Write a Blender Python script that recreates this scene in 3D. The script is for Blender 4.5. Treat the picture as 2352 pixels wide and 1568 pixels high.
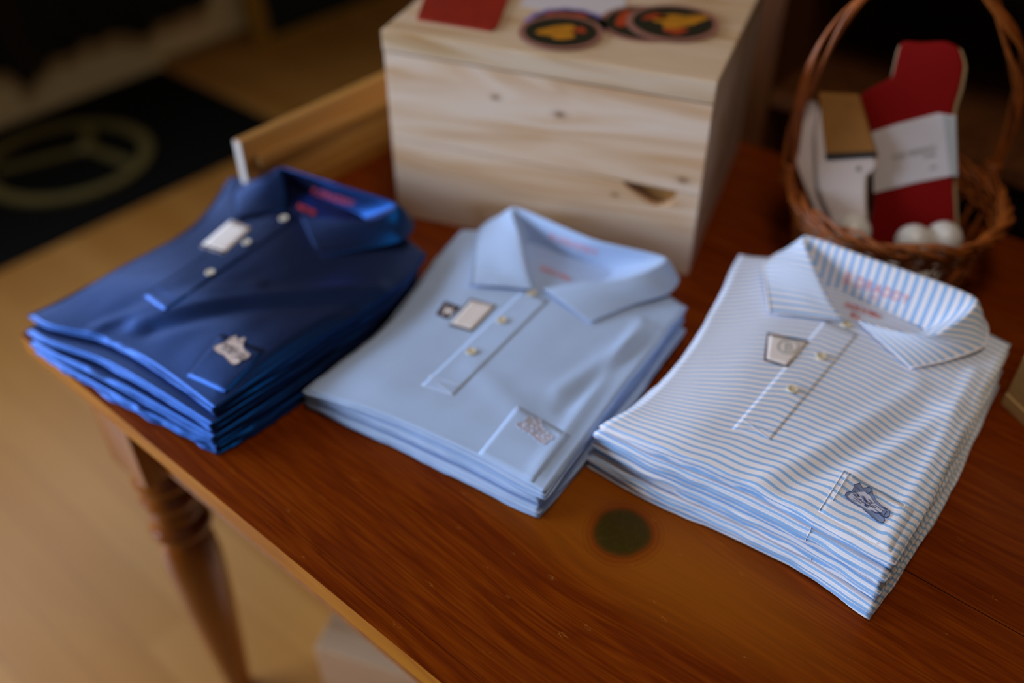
import bpy, bmesh, math, random
from mathutils import Vector, noise
from mathutils.bvhtree import BVHTree

for o in list(bpy.data.objects):
    bpy.data.objects.remove(o, do_unlink=True)
S = bpy.context.scene
COL = S.collection
PI = math.pi
TT = 0.76                      # height of the table top above the floor

# ------------------------------------------------------------------ camera
# room axes: X along the table's long front edge, Y towards the back, table corner at the origin
F_PX, CX, CY = 2150.0, 1176.0, 784.0
PITCH, HEAD = math.radians(40.5), math.radians(40.3)
CAM = Vector((0.9733, -0.2646, TT + 0.70))
FW = Vector((-math.sin(HEAD) * math.cos(PITCH), math.cos(HEAD) * math.cos(PITCH), -math.sin(PITCH)))
RT = Vector((math.cos(HEAD), math.sin(HEAD), 0))
UPV = RT.cross(FW)
cd = bpy.data.cameras.new('camera')
cam = bpy.data.objects.new('camera', cd)
COL.objects.link(cam)
cam.location = CAM
cam.rotation_euler = (PI / 2 - PITCH, 0, HEAD)
cd.sensor_width = 36
cd.lens = F_PX / 2352 * 36
cd.clip_start = 0.02
cd.dof.use_dof = True
cd.dof.focus_distance = 0.80
cd.dof.aperture_fstop = 1.4
S.camera = cam

# ------------------------------------------------------------------ light
w = bpy.data.worlds.new('world'); S.world = w; w.use_nodes = True
bg = w.node_tree.nodes['Background']
bg.inputs['Color'].default_value = (1.0, 0.78, 0.60, 1)
bg.inputs['Strength'].default_value = 0.062


def area(name, loc, target, sx, sy, power, col):
    l = bpy.data.lights.new(name, 'AREA'); l.shape = 'RECTANGLE'; l.size = sx; l.size_y = sy
    l.energy = power; l.color = col
    o = bpy.data.objects.new(name, l); COL.objects.link(o)
    o.location = loc
    o.rotation_euler = (Vector(target) - Vector(loc)).to_track_quat('-Z', 'Y').to_euler()
    return o


wl = area('window_daylight', (-1.60, -1.30, 1.34), (0.50, 0.30, 0.70), 2.2, 1.1, 40, (0.66, 0.79, 1.0))
wl.data.spread = math.radians(108)
side = area('side_window_daylight', (-2.20, 0.35, 1.80), (0.2, 0.4, 1.1), 1.6, 1.0, 15, (0.70, 0.82, 1.0))
side.rotation_euler = (0, -PI / 2, 0)
side.data.size, side.data.size_y = 1.0, 1.6
area('ceiling_lamp', (0.9, 0.1, 2.6), (0.6, 0.3, 0.76), 0.5, 0.5, 8.5, (1.0, 0.84, 0.70))

S.view_settings.view_transform = 'Standard'
S.view_settings.look = 'None'
S.view_settings.exposure = 0.17
S.view_settings.gamma = 1.0
S.view_settings.use_curve_mapping = False


# ------------------------------------------------------------------ helpers
def raydir(x, y):
    return (FW + RT * ((x - CX) / F_PX) + UPV * ((CY - y) / F_PX))


def at(x, y, z=0.0):
    """pixel of the photo -> point of the room at height z above the table top"""
    d = raydir(x, y)
    t = (TT + z - CAM.z) / d.z
    return CAM + d * t


def at_plane(x, y, p0, n):
    d = raydir(x, y)
    t = (Vector(p0) - CAM).dot(n) / d.dot(n)
    return CAM + d * t


def lin(c):
    r = []
    for v in c:
        v = v / 255.0
        r.append(v / 12.92 if v <= 0.04045 else ((v + 0.055) / 1.055) ** 2.4)
    return tuple(r) + (1.0,)


def link(name, me, mat=None, parent=None):
    o = bpy.data.objects.new(name, me); COL.objects.link(o)
    if mat is not None:
        for m in (mat if isinstance(mat, (list, tuple)) else [mat]):
            me.materials.append(m)
    if parent is not None:
        o.parent = parent
        o.matrix_parent_inverse = parent.matrix_world.inverted()
    return o


def obj(name, bm, mat=None, parent=None, smooth=True, recalc=True):
    if recalc:
        bmesh.ops.recalc_face_normals(bm, faces=bm.faces)
    me = bpy.data.meshes.new(name)
    bm.to_mesh(me); bm.free()
    if smooth:
        for p in me.polygons: p.use_smooth = True
    return link(name, me, mat, parent)


def tag(o, label, cat, group=None):
    o['label'] = label; o['category'] = cat
    if group: o['group'] = group
    return o


def thing(name, loc, label, cat, group=None, rotz=0):
    o = bpy.data.objects.new(name, None); COL.objects.link(o)
    o.location = loc; o.rotation_euler = (0, 0, rotz)
    o.empty_display_size = 0.05
    bpy.context.view_layer.update()
    return tag(o, label, cat, group)


def struct(name, bm, mat, **k):
    o = obj(name, bm, mat, **k); o['kind'] = 'structure'; return o


def add_box(bm, p0, p1, bev=0.0, M=None):
    vs = []
    for x in (p0[0], p1[0]):
        for y in (p0[1], p1[1]):
            for z in (p0[2], p1[2]):
                v = Vector((x, y, z))
                vs.append(bm.verts.new(M @ v if M else v))
    f = []
    for idx in ((0, 1, 3, 2), (4, 6, 7, 5), (0, 4, 5, 1), (2, 3, 7, 6), (0, 2, 6, 4), (1, 5, 7, 3)):
        f.append(bm.faces.new([vs[i] for i in idx]))
    bmesh.ops.recalc_face_normals(bm, faces=f)
    if bev > 0:
        es = list({e for q in f for e in q.edges})
        bmesh.ops.bevel(bm, geom=es, offset=bev, segments=2, affect='EDGES', profile=0.6)


def lathe(bm, prof, cx, cy, seg=28, cap=True):
    rings = []
    for r, z in prof:
        rings.append([bm.verts.new((cx + r * math.cos(2 * PI * k / seg), cy + r * math.sin(2 * PI * k / seg), z)) for k in range(seg)])
    for a, b in zip(rings, rings[1:]):
        for k in range(seg):
            bm.faces.new((a[k], a[(k + 1) % seg], b[(k + 1) % seg], b[k]))
    if cap:
        bm.faces.new(rings[0]); bm.faces.new(rings[-1][::-1])


def tube(bm, pts, r, seg=6, closed=False):
    pts = [Vector(p) for p in pts]
    n = len(pts); rings = []
    ref = Vector((0, 0, 1))
    for i in range(n):
        a = pts[(i - 1) % n] if (closed or i > 0) else pts[0]
        b = pts[(i + 1) % n] if (closed or i < n - 1) else pts[-1]
        t = (b - a).normalized()
        if abs(t.dot(ref)) > 0.97: ref = Vector((0.3, 1, 0.1)).normalized()
        s = t.cross(ref).normalized(); u = s.cross(t)
        rings.append([bm.verts.new(pts[i] + s * (r * math.cos(2 * PI * k / seg)) + u * (r * math.sin(2 * PI * k / seg))) for k in range(seg)])
    m = n if closed else n - 1
    for i in range(m):
        a, b = rings[i], rings[(i + 1) % n]
        for k in range(seg):
            bm.faces.new((a[k], a[(k + 1) % seg], b[(k + 1) % seg], b[k]))
    if not closed:
        bm.faces.new(rings[0]); bm.faces.new(rings[-1][::-1])


def catmull(pts, n):
    """resample a polyline of vectors as a smooth curve with n points"""
    P = [Vector(p) for p in pts]
    if len(P) == 2:
        return [P[0].lerp(P[1], k / (n - 1)) for k in range(n)]
    Q = [P[0] * 2 - P[1]] + P + [P[-1] * 2 - P[-2]]
    dense = []
    for i in range(1, len(Q) - 2):
        for k in range(24):
            t = k / 24
            a, b, c, d = Q[i - 1], Q[i], Q[i + 1], Q[i + 2]
            dense.append(0.5 * ((2 * b) + (c - a) * t + (2 * a - 5 * b + 4 * c - d) * t * t + (3 * b - a - 3 * c + d) * t ** 3))
    dense.append(P[-1])
    L = [0]
    for a, b in zip(dense, dense[1:]): L.append(L[-1] + (b - a).length)
    out = []; j = 0
    for k in range(n):
        s = L[-1] * k / (n - 1)
        while j < len(L) - 2 and L[j + 1] < s: j += 1
        q = (s - L[j]) / max(1e-9, L[j + 1] - L[j])
        out.append(dense[j].lerp(dense[j + 1], min(1, q)))
    return out


def sstep(a, b, x):
    t = max(0.0, min(1.0, (x - a) / (b - a))); return t * t * (3 - 2 * t)


# ------------------------------------------------------------------ materials
class NT:
    def __init__(s, name):
        s.m = bpy.data.materials.new(name); s.m.use_nodes = True
        s.t = s.m.node_tree; s.b = s.t.nodes['Principled BSDF']

    def n(s, ty, **k):
        o = s.t.nodes.new(ty)
        for a, v in k.items(): setattr(o, a, v)
        return o

    def l(s, a, b): s.t.links.new(a, b)

    def coord(s, scale=(1, 1, 1), kind='Object', rot=(0, 0, 0), loc=(0, 0, 0)):
        c = s.n('ShaderNodeTexCoord'); m = s.n('ShaderNodeMapping')
        m.inputs['Scale'].default_value = scale; m.inputs['Rotation'].default_value = rot; m.inputs['Location'].default_value = loc
        s.l(c.outputs[kind], m.inputs['Vector']); return m.outputs['Vector']

    def noise(s, vec, scale, detail=4, rough=0.55, dist=0.0):
        q = s.n('ShaderNodeTexNoise'); q.inputs['Scale'].default_value = scale
        q.inputs['Detail'].default_value = detail; q.inputs['Roughness'].default_value = rough
        q.inputs['Distortion'].default_value = dist
        if vec is not None: s.l(vec, q.inputs['Vector'])
        return q.outputs['Fac']

    def ramp(s, fac, stops, interp='LINEAR'):
        r = s.n('ShaderNodeValToRGB'); r.color_ramp.interpolation = interp
        e = r.color_ramp.elements
        while len(e) < len(stops): e.new(0.5)
        for q, (p, c) in zip(e, stops):
            q.position = p; q.color = c if len(c) == 4 else tuple(c) + (1,)
        s.l(fac, r.inputs['Fac']); return r.outputs['Color']

    def mix(s, f, a, b, mode='MIX'):
        m = s.n('ShaderNodeMix', data_type='RGBA', blend_type=mode)
        for sock, v in ((m.inputs[0], f), (m.inputs[6], a), (m.inputs[7], b)):
            if hasattr(v, 'links'): s.l(v, sock)
            else: sock.default_value = v
        return m.outputs[2]

    def math(s, op, a, b=0.0, c=0.0):
        m = s.n('ShaderNodeMath', operation=op)
        for k, v in enumerate((a, b, c)):
            if hasattr(v, 'links'): s.l(v, m.inputs[k])
            else: m.inputs[k].default_value = v
        return m.outputs[0]

    def bump(s, h, strength, dist):
        b = s.n('ShaderNodeBump'); b.inputs['Strength'].default_value = strength; b.inputs['Distance'].default_value = dist
        s.l(h, b.inputs['Height']); s.l(b.outputs['Normal'], s.b.inputs['Normal'])

    def base(s, v):
        if hasattr(v, 'links'): s.l(v, s.b.inputs['Base Color'])
        else: s.b.inputs['Base Color'].default_value = v

    def set(s, **k):
        for a, v in k.items(): s.b.inputs[a.replace('_', ' ')].default_value = v
        return s


def plain(name, c, rough=0.6, spec=0.4, metal=0.0, nz=0.0, nscale=40, **k):
    q = NT(name)
    if nz > 0:
        f = q.noise(q.coord(), nscale)
        q.base(q.mix(f, tuple(v * (1 - nz) for v in c[:3]) + (1,), tuple(min(1, v * (1 + nz)) for v in c[:3]) + (1,)))
    else: q.base(c)
    q.set(Roughness=rough, Metallic=metal, Specular_IOR_Level=spec, **k)
    return q.m


def wood(name, dark, mid, light, axis=0, gs=1.0, rough=0.5, spec=0.4, coat=0.0, ring=9.0, bumps=0.25, loc=(0, 0, 0)):
    """planed timber: grain stretched along the given axis"""
    q = NT(name)
    sc = [9.0 * gs] * 3; sc[axis] = 0.8 * gs
    v = q.coord(tuple(sc), loc=loc)
    w1 = q.noise(v, 1.0, 3, 0.5, 0.6)
    rings = q.math('FRACT', q.math('MULTIPLY', w1, ring))
    tri = q.math('ABSOLUTE', q.math('SUBTRACT', rings, 0.5))
    sf = [160.0] * 3; sf[axis] = 5.0
    fine = q.noise(q.coord(tuple(sf)), 1.0, 3, 0.6)
    c1 = q.ramp(tri, [(0.0, light), (0.3, mid), (0.5, dark)])
    big = q.noise(q.coord(tuple(x * 0.25 for x in sc)), 1.3, 2)
    c2 = q.mix(q.math('MULTIPLY', big, 0.75), c1, mid)
    c3 = q.mix(q.ramp(fine, [(0.35, (0, 0, 0, 1)), (0.75, (0.55, 0.55, 0.55, 1))]), c2, dark)
    q.base(c3)
    q.set(Roughness=rough, Specular_IOR_Level=spec, Coat_Weight=coat, Coat_Roughness=0.12)
    q.bump(fine, bumps, 0.0006)
    return q


def cloth(name, c, sheen=0.3, rough=0.85, weave=1400, var=0.06, spec=0.2):
    q = NT(name)
    f = q.noise(q.coord(), 25, 3)
    q.base(q.mix(f, tuple(v * (1 - var) for v in c[:3]) + (1,), tuple(min(1, v * (1 + var)) for v in c[:3]) + (1,)))
    q.set(Roughness=rough, Specular_IOR_Level=spec, Sheen_Weight=sheen, Sheen_Roughness=0.5)
    q.bump(q.noise(q.coord((1, 1, 1)), weave, 2), 0.35, 0.0006)
    return q.m


def striped_cloth(name, white, blue, period=0.0078, duty=0.36):
    q = NT(name)
    c = q.n('ShaderNodeTexCoord'); sp = q.n('ShaderNodeSeparateXYZ')
    q.l(c.outputs['UV'], sp.inputs[0])
    wob = q.noise(q.coord(kind='Object'), 30, 2)
    v = q.math('ADD', sp.outputs['Y'], q.math('MULTIPLY', wob, 0.0012))
    fr = q.math('FRACT', q.math('DIVIDE', v, period))
    d = q.math('ABSOLUTE', q.math('SUBTRACT', fr, 0.5))
    r = q.ramp(d, [(duty * 0.5 - 0.025, (1, 1, 1, 1)), (duty * 0.5 + 0.025, (0, 0, 0, 1))])
    q.base(q.mix(r, white, blue))
    q.set(Roughness=0.85, Specular_IOR_Level=0.2, Sheen_Weight=0.2, Sheen_Roughness=0.5)
    q.bump(q.noise(q.coord(), 1500, 2), 0.3, 0.0005)
    return q.m


def table_mat():
    q = NT('varnished_pine')
    c = q.n('ShaderNodeTexCoord')
    sep = q.n('ShaderNodeSeparateXYZ'); q.l(c.outputs['Object'], sep.inputs[0])
    X, Y = sep.outputs['X'], sep.outputs['Y']
    # a round knot; the grain flows around it
    kx, ky = 0.698, 0.219
    dx = q.math('SUBTRACT', X, kx); dy = q.math('SUBTRACT', Y, ky)
    d2 = q.math('ADD', q.math('MULTIPLY', q.math('MULTIPLY', dx, dx), 1.25), q.math('MULTIPLY', dy, dy))
    wobk = q.math('MULTIPLY', q.math('SUBTRACT', q.noise(q.coord(), 25, 1), 0.5), 0.009)
    dist = q.math('ADD', q.math('SQRT', d2), wobk)
    infl = q.math('DIVIDE', 0.0016, q.math('ADD', d2, 0.0022))
    # across-grain coordinate pushed outwards near the knot
    yw = q.math('SUBTRACT', Y, q.math('MULTIPLY', q.math('MULTIPLY', dy, infl), 0.9))
    comb = q.n('ShaderNodeCombineXYZ'); q.l(q.math('MULTIPLY', X, 0.09), comb.inputs[0]); q.l(yw, comb.inputs[1])
    w1 = q.noise(comb.outputs[0], 30, 3, 0.5, 0.1)
    tri = q.math('ABSOLUTE', q.math('SUBTRACT', q.math('FRACT', q.math('MULTIPLY', w1, 7.0)), 0.5))
    comb2 = q.n('ShaderNodeCombineXYZ'); q.l(q.math('MULTIPLY', X, 0.03), comb2.inputs[0]); q.l(yw, comb2.inputs[1])
    fine = q.noise(comb2.outputs[0], 420, 3, 0.6)
    D, M_, L_ = (0.115, 0.0140, 0.0006, 1), (0.195, 0.032, 0.0012, 1), (0.245, 0.048, 0.0018, 1)
    col = q.ramp(tri, [(0.0, L_), (0.25, M_), (0.5, D)])
    patch = q.noise(q.coord((1.2, 5, 1)), 2.0, 2)
    col = q.mix(q.math('MULTIPLY', patch, 0.9), col, M_)
    col = q.mix(q.ramp(fine, [(0.38, (0, 0, 0, 1)), (0.7, (0.75, 0.75, 0.75, 1))]), col, (0.085, 0.010, 0.0008, 1))
    # paler heartwood flare beside the knot
    fl = q.math('ADD', q.math('MULTIPLY', q.math('MULTIPLY', dx, dx), 16), q.math('MULTIPLY', q.math('MULTIPLY', dy, dy), 160))
    flr = q.ramp(fl, [(0.05, (0.75, 0.75, 0.75, 1)), (1.0, (0, 0, 0, 1))])
    col = q.mix(flr, col, (0.30, 0.085, 0.006, 1))
    halo = q.ramp(dist, [(0.0, (1, 1, 1, 1)), (0.028, (1, 1, 1, 1)), (0.042, (0, 0, 0, 1))])
    col = q.mix(q.math('MULTIPLY', halo, 0.7), col, (0.16, 0.024, 0.002, 1))
    crk = q.noise(q.coord(), 90, 2)
    kn = q.mix(q.ramp(crk, [(0.49, (0, 0, 0, 1)), (0.5, (1, 1, 1, 1)), (0.51, (0, 0, 0, 1))]), (0.042, 0.028, 0.004, 1), (0.075, 0.045, 0.010, 1))
    rg = q.math('ABSOLUTE', q.math('SUBTRACT', q.math('FRACT', q.math('MULTIPLY', dist, 210)), 0.5))
    rgm = q.math('MULTIPLY', q.ramp(rg, [(0.0, (1, 1, 1, 1)), (0.14, (0, 0, 0, 1))]), q.ramp(dist, [(0.026, (0, 0, 0, 1)), (0.030, (0.6, 0.6, 0.6, 1)), (0.050, (0, 0, 0, 1))]))
    col = q.mix(rgm, col, (0.06, 0.012, 0.002, 1))
    core = q.ramp(dist, [(0.0, (1, 1, 1, 1)), (0.0270, (1, 1, 1, 1)), (0.0285, (0, 0, 0, 1))])
    col = q.mix(core, col, kn)
    # short pale scratches
    vor = q.n('ShaderNodeTexVoronoi', feature='F1'); vor.inputs['Scale'].default_value = 26
    mp = q.coord((1, 2.2, 1), rot=(0, 0, 0.5)); q.l(mp, vor.inputs['Vector'])
    sn = q.noise(q.coord((1, 3, 1), rot=(0, 0, 0.9)), 60, 4, 0.7)
    scr = q.math('MULTIPLY', q.ramp(vor.outputs['Distance'], [(0.10, (1, 1, 1, 1)), (0.16, (0, 0, 0, 1))]),
                 q.ramp(sn, [(0.555, (0, 0, 0, 1)), (0.575, (1, 1, 1, 1)), (0.60, (0, 0, 0, 1))]))
    col = q.mix(q.math('MULTIPLY', scr, 0.55), col, (0.50, 0.22, 0.05, 1))
    q.base(col)
    rn = q.noise(q.coord((1, 4, 1)), 12, 3)
    q.l(q.ramp(rn, [(0.3, (0.26, 0.26, 0.26, 1)), (0.7, (0.38, 0.38, 0.38, 1))]), q.b.inputs['Roughness'])
    q.set(Specular_IOR_Level=0.13); q.b.inputs['Specular Tint'].default_value = (1.0, 0.62, 0.40, 1)
    q.bump(fine, 0.18, 0.0005)
    return q.m


def floor_mat():
    q = NT('pine_floor_boards')
    c = q.n('ShaderNodeTexCoord'); sep = q.n('ShaderNodeSeparateXYZ'); q.l(c.outputs['Object'], sep.inputs[0])
    row = q.math('FLOOR', q.math('DIVIDE', sep.outputs['Y'], 0.085))
    wn = q.n('ShaderNodeTexWhiteNoise', noise_dimensions='1D'); q.l(row, wn.inputs['W'])
    xs = q.math('FLOOR', q.math('ADD', q.math('DIVIDE', sep.outputs['X'], 1.1), q.math('MULTIPLY', wn.outputs['Value'], 7)))
    w2 = q.n('ShaderNodeTexWhiteNoise', noise_dimensions='2D')
    cb = q.n('ShaderNodeCombineXYZ'); q.l(row, cb.inputs[0]); q.l(xs, cb.inputs[1]); q.l(cb.outputs[0], w2.inputs['Vector'])
    g = q.noise(q.coord((1.2, 16, 1)), 1.5, 4)
    col = q.mix(w2.outputs['Value'], (0.42, 0.180, 0.030, 1), (0.52, 0.25, 0.055, 1))
    col = q.mix(q.math('MULTIPLY', g, 0.6), col, (0.30, 0.10, 0.012, 1))
    fr = q.math('FRACT', q.math('DIVIDE', sep.outputs['Y'], 0.085))
    gap = q.ramp(fr, [(0.0, (1, 1, 1, 1)), (0.03, (0, 0, 0, 1))])
    col = q.mix(q.math('MULTIPLY', gap, 0.7), col, (0.10, 0.035, 0.01, 1))
    q.base(col); q.set(Roughness=0.38, Specular_IOR_Level=0.5)
    return q.m


M_TABLE = table_mat()
M_EDGE = wood('varnished_pine_edge', (0.30, 0.080, 0.003, 1), (0.46, 0.150, 0.005, 1), (0.52, 0.20, 0.008, 1), 0, 1.0, 0.4, 0.4).m
M_LEG = wood('turned_leg_wood', (0.16, 0.030, 0.002, 1), (0.30, 0.075, 0.003, 1), (0.38, 0.12, 0.006, 1), 2, 1.0, 0.25, 0.5, 0.6).m
M_RAIL = wood('rail_wood', (0.26, 0.09, 0.010, 1), (0.46, 0.21, 0.04, 1), (0.56, 0.31, 0.09, 1), 1, 1.0, 0.4, 0.4, 0.3).m
M_ENDGRAIN = plain('pale_end_grain', (0.62, 0.55, 0.50, 1), 0.6, nz=0.1)
M_FLOOR = floor_mat()
M_WALL = plain('cream_wall_paint', (0.74, 0.60, 0.33, 1), 0.8, nz=0.05, nscale=3)
M_DARKWALL = plain('dark_wall_paint', (0.035, 0.024, 0.012, 1), 0.85, nz=0.3, nscale=2)
M_MAT = plain('black_mat', (0.004, 0.004, 0.003, 1), 0.95, 0.1, nz=0.2, nscale=200)
M_RING = plain('dull_brass', (0.13, 0.10, 0.025, 1), 0.55, 0.4, nz=0.2, nscale=8)
M_DARKCLOTH = cloth('black_garment', (0.010, 0.010, 0.007, 1), 0.05)
M_BROWNCLOTH = cloth('very_dark_brown_garment', (0.016, 0.009, 0.005, 1), 0.05)
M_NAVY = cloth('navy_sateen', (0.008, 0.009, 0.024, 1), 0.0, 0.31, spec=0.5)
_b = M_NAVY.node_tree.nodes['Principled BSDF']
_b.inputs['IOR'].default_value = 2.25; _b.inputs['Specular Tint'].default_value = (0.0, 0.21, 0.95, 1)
M_LBLUE = cloth('light_blue_jersey', (0.41, 0.545, 0.80, 1), 0.15)
WHT, BLU = (0.84, 0.82, 0.88, 1), (0.28, 0.50, 0.84, 1)
M_STRIPE = striped_cloth('blue_striped_jersey', WHT, BLU)
M_STRIPE_FINE = striped_cloth('blue_striped_collar', WHT, BLU, 0.0095, 0.46)
M_BUTTON = plain('pearl_button', (0.72, 0.68, 0.58, 1), 0.25, 0.6)
M_BUTTON_IV = plain('ivory_button', (0.66, 0.58, 0.42, 1), 0.3, 0.6)
M_TAGW = plain('white_woven_label', (0.78, 0.72, 0.70, 1), 0.8)
M_TAGB = plain('brown_woven_border', (0.045, 0.018, 0.022, 1), 0.8)
M_TAGINK = plain('grey_label_print', (0.40, 0.42, 0.42, 1), 0.7)
M_RED_INK = plain('red_neck_print', (0.60, 0.05, 0.05, 1), 0.7)
M_PINK_INK = plain('pink_neck_print', (0.72, 0.30, 0.36, 1), 0.7)
M_THREAD_BEIGE = plain('beige_thread', (0.58, 0.46, 0.42, 1), 0.6, nz=0.25, nscale=900)
M_THREAD_GREY = plain('dark_thread', (0.06, 0.06, 0.09, 1), 0.6)
M_THREAD_PALE = plain('pale_thread', (0.46, 0.46, 0.56, 1), 0.6, nz=0.2, nscale=900)
M_THREAD_SLATE = plain('slate_blue_thread', (0.15, 0.20, 0.36, 1), 0.6, nz=0.3, nscale=900)
M_THREAD_ICE = plain('ice_blue_thread', (0.62, 0.64, 0.78, 1), 0.6, nz=0.25, nscale=900)
M_THREAD_INK = plain('ink_blue_thread', (0.055, 0.085, 0.22, 1), 0.6)
M_THREAD_MID = plain('mid_blue_thread', (0.22, 0.29, 0.48, 1), 0.6, nz=0.3, nscale=900)
M_STITCH = plain('white_stitching', (0.75, 0.80, 0.92, 1), 0.7)
M_WICKER = plain('brown_wicker', (0.30, 0.075, 0.008, 1), 0.45, 0.5, nz=0.6, nscale=60)
M_BALL = plain('golf_ball_white', (0.72, 0.70, 0.66, 1), 0.3, 0.5)
M_REDSOCK = cloth('red_knit', (0.21, 0.0012, 0.0005, 1), 0.0, 0.9, 700)
M_WHITESOCK = cloth('white_knit', (0.68, 0.60, 0.58, 1), 0.2, 0.9, 600)
M_CREAM = plain('cream_sole', (0.50, 0.38, 0.22, 1), 0.8)
M_KRAFT = plain('kraft_card', (0.30, 0.13, 0.025, 1), 0.8, nz=0.15, nscale=60)
M_PAPER = plain('white_paper_band', (0.62, 0.58, 0.60, 1), 0.7)
M_BLACK = plain('black_print', (0.015, 0.012, 0.008, 1), 0.7)
M_GREYPRINT = plain('grey_print', (0.25, 0.24, 0.23, 1), 0.7)
M_LEATHER = plain('red_leather', (0.28, 0.014, 0.001, 1), 0.6, 0.3, nz=0.35, nscale=70)
M_STK_DARK = plain('dark_sticker_print', (0.018, 0.016, 0.006, 1), 0.5)
M_STK_RIM = plain('brown_pink_sticker_rim', (0.32, 0.14, 0.10, 1), 0.5)
M_STK_YEL = plain('amber_sticker_print', (0.50, 0.20, 0.008, 1), 0.5, nz=0.4, nscale=50)
M_STK_ORG = plain('orange_red_sticker_print', (0.42, 0.05, 0.008, 1), 0.5)
M_STK_VIO = plain('violet_sticker_print', (0.22, 0.16, 0.48, 1), 0.5)
M_CABINET = wood('dark_cabinet_wood', (0.014, 0.007, 0.003, 1), (0.030, 0.013, 0.005, 1), (0.05, 0.022, 0.007, 1), 0, 1, 0.6, 0.3).m
M_POST = wood('brown_post_wood', (0.06, 0.016, 0.003, 1), (0.12, 0.036, 0.006, 1), (0.16, 0.052, 0.008, 1), 2, 1, 0.6, 0.3).m
M_GREENBOARD = plain('dark_green_board', (0.004, 0.010, 0.006, 1), 0.7, nz=0.2, nscale=5)
M_GOLDFRAME = plain('ochre_frame', (0.36, 0.19, 0.022, 1), 0.5, nz=0.2, nscale=10)
M_TAN = plain('tan_timber_sill', (0.26, 0.14, 0.03, 1), 0.5, nz=0.2, nscale=6)


def pine_mat(name, loc, a=(0.60, 0.36, 0.19, 1), b=(0.74, 0.53, 0.36, 1), c=(0.80, 0.65, 0.52, 1), knots=()):
    q = NT(name)
    v = q.coord((1.1, 7, 7), loc=loc)
    w1 = q.noise(v, 1.5, 3, 0.5, 1.2)
    tri = q.math('ABSOLUTE', q.math('SUBTRACT', q.math('FRACT', q.math('MULTIPLY', w1, 5.0)), 0.5))
    col = q.ramp(tri, [(0.0, c), (0.28, b), (0.5, a)])
    big = q.noise(q.coord((1.0, 4, 4), loc=loc), 2.2, 2, 0.5, 0.8)
    col = q.mix(q.ramp(big, [(0.40, (0, 0, 0, 1)), (0.62, (0.85, 0.85, 0.85, 1))]), col, c)
    fine = q.noise(q.coord((4, 130, 130), loc=loc), 1.0, 3)
    col = q.mix(q.math('MULTIPLY', fine, 0.35), col, a)
    vor = q.n('ShaderNodeTexVoronoi'); vor.inputs['Scale'].default_value = 7.5; q.l(q.coord((1, 1.5, 1.5), loc=loc), vor.inputs['Vector'])
    col = q.mix(q.ramp(vor.outputs['Distance'], [(0.035, (1, 1, 1, 1)), (0.07, (0, 0, 0, 1))]), col, (0.24, 0.11, 0.04, 1))
    if knots:
        tc = q.n('ShaderNodeTexCoord'); sp = q.n('ShaderNodeSeparateXYZ'); q.l(tc.outputs['Object'], sp.inputs[0])
        for kx, kz, kr in knots:
            ex = q.math('MULTIPLY', q.math('SUBTRACT', sp.outputs['X'], kx), 0.55 / kr); ez = q.math('DIVIDE', q.math('SUBTRACT', sp.outputs['Z'], kz), kr)
            d = q.math('SQRT', q.math('ADD', q.math('MULTIPLY', ex, ex), q.math('MULTIPLY', ez, ez)))
            col = q.mix(q.ramp(d, [(0.0, (0.9, 0.9, 0.9, 1)), (0.25, (0.8, 0.8, 0.8, 1)), (0.5, (0.25, 0.25, 0.25, 1)), (1.0, (0, 0, 0, 1))]), col, (0.22, 0.10, 0.035, 1))
    q.base(col); q.set(Roughness=0.6, Specular_IOR_Level=0.3)
    q.bump(fine, 0.15, 0.0005)
    return q.m


M_PINE = pine_mat('raw_pine', (0.3, 0.2, 0.1), knots=((0.226, 0.188, 0.009), (0.380, 0.132, 0.009), (0.145, 0.196, 0.007), (0.30, 0.095, 0.006)))
M_PINE2 = pine_mat('raw_pine_lid', (1.3, 0.7, 2.1), (0.46, 0.26, 0.10, 1), (0.64, 0.46, 0.28, 1), (0.72, 0.57, 0.42, 1))
M_CRATE = pine_mat('aged_pine', (2.3, 1.2, 0.7), (0.40, 0.20, 0.05, 1), (0.56, 0.35, 0.13, 1), (0.64, 0.44, 0.20, 1))
M_CARTON = pine_mat('under_table_pine', (4.3, 2.2, 0.7), (0.50, 0.26, 0.12, 1), (0.62, 0.36, 0.18, 1), (0.66, 0.42, 0.25, 1))

# ------------------------------------------------------------------ room
bm = bmesh.new(); add_box(bm, (-2.3, -3.2, -0.05), (5.5, 4.6, 0.0)); struct('floor', bm, M_FLOOR, smooth=False)
WV0, WV1, WZ0, WZ1 = -0.45, 1.15, 1.30, 2.30
bm = bmesh.new()
for a_, b_ in (((-2.35, -3.2, 0), (-2.11, 4.6, WZ0)), ((-2.35, -3.2, WZ1), (-2.11, 4.6, 3.0)), ((-2.35, -3.2, WZ0), (-2.11, WV0, WZ1)), ((-2.35, WV1, WZ0), (-2.11, 4.6, WZ1))):
    add_box(bm, a_, b_)
struct('wall_left', bm, M_WALL, smooth=False)
bm = bmesh.new()
for a_, b_ in (((-2.17, WV0, WZ0), (-2.10, WV1, WZ0 + 0.05)), ((-2.17, WV0, WZ1 - 0.05), (-2.10, WV1, WZ1)), ((-2.17, WV0, WZ0 + 0.05), (-2.10, WV0 + 0.05, WZ1 - 0.05)),
               ((-2.17, WV1 - 0.05, WZ0 + 0.05), (-2.10, WV1, WZ1 - 0.05)), ((-2.16, (WV0 + WV1) / 2 - 0.02, WZ0 + 0.05), (-2.11, (WV0 + WV1) / 2 + 0.02, WZ1 - 0.05))):
    add_box(bm, a_, b_, 0.003)
struct('window_1', bm, M_TAN, smooth=False)
bm = bmesh.new(); add_box(bm, (-2.11, 4.4, 0), (5.5, 4.6, 3.0)); struct('wall_back', bm, M_DARKWALL, smooth=False)
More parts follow.
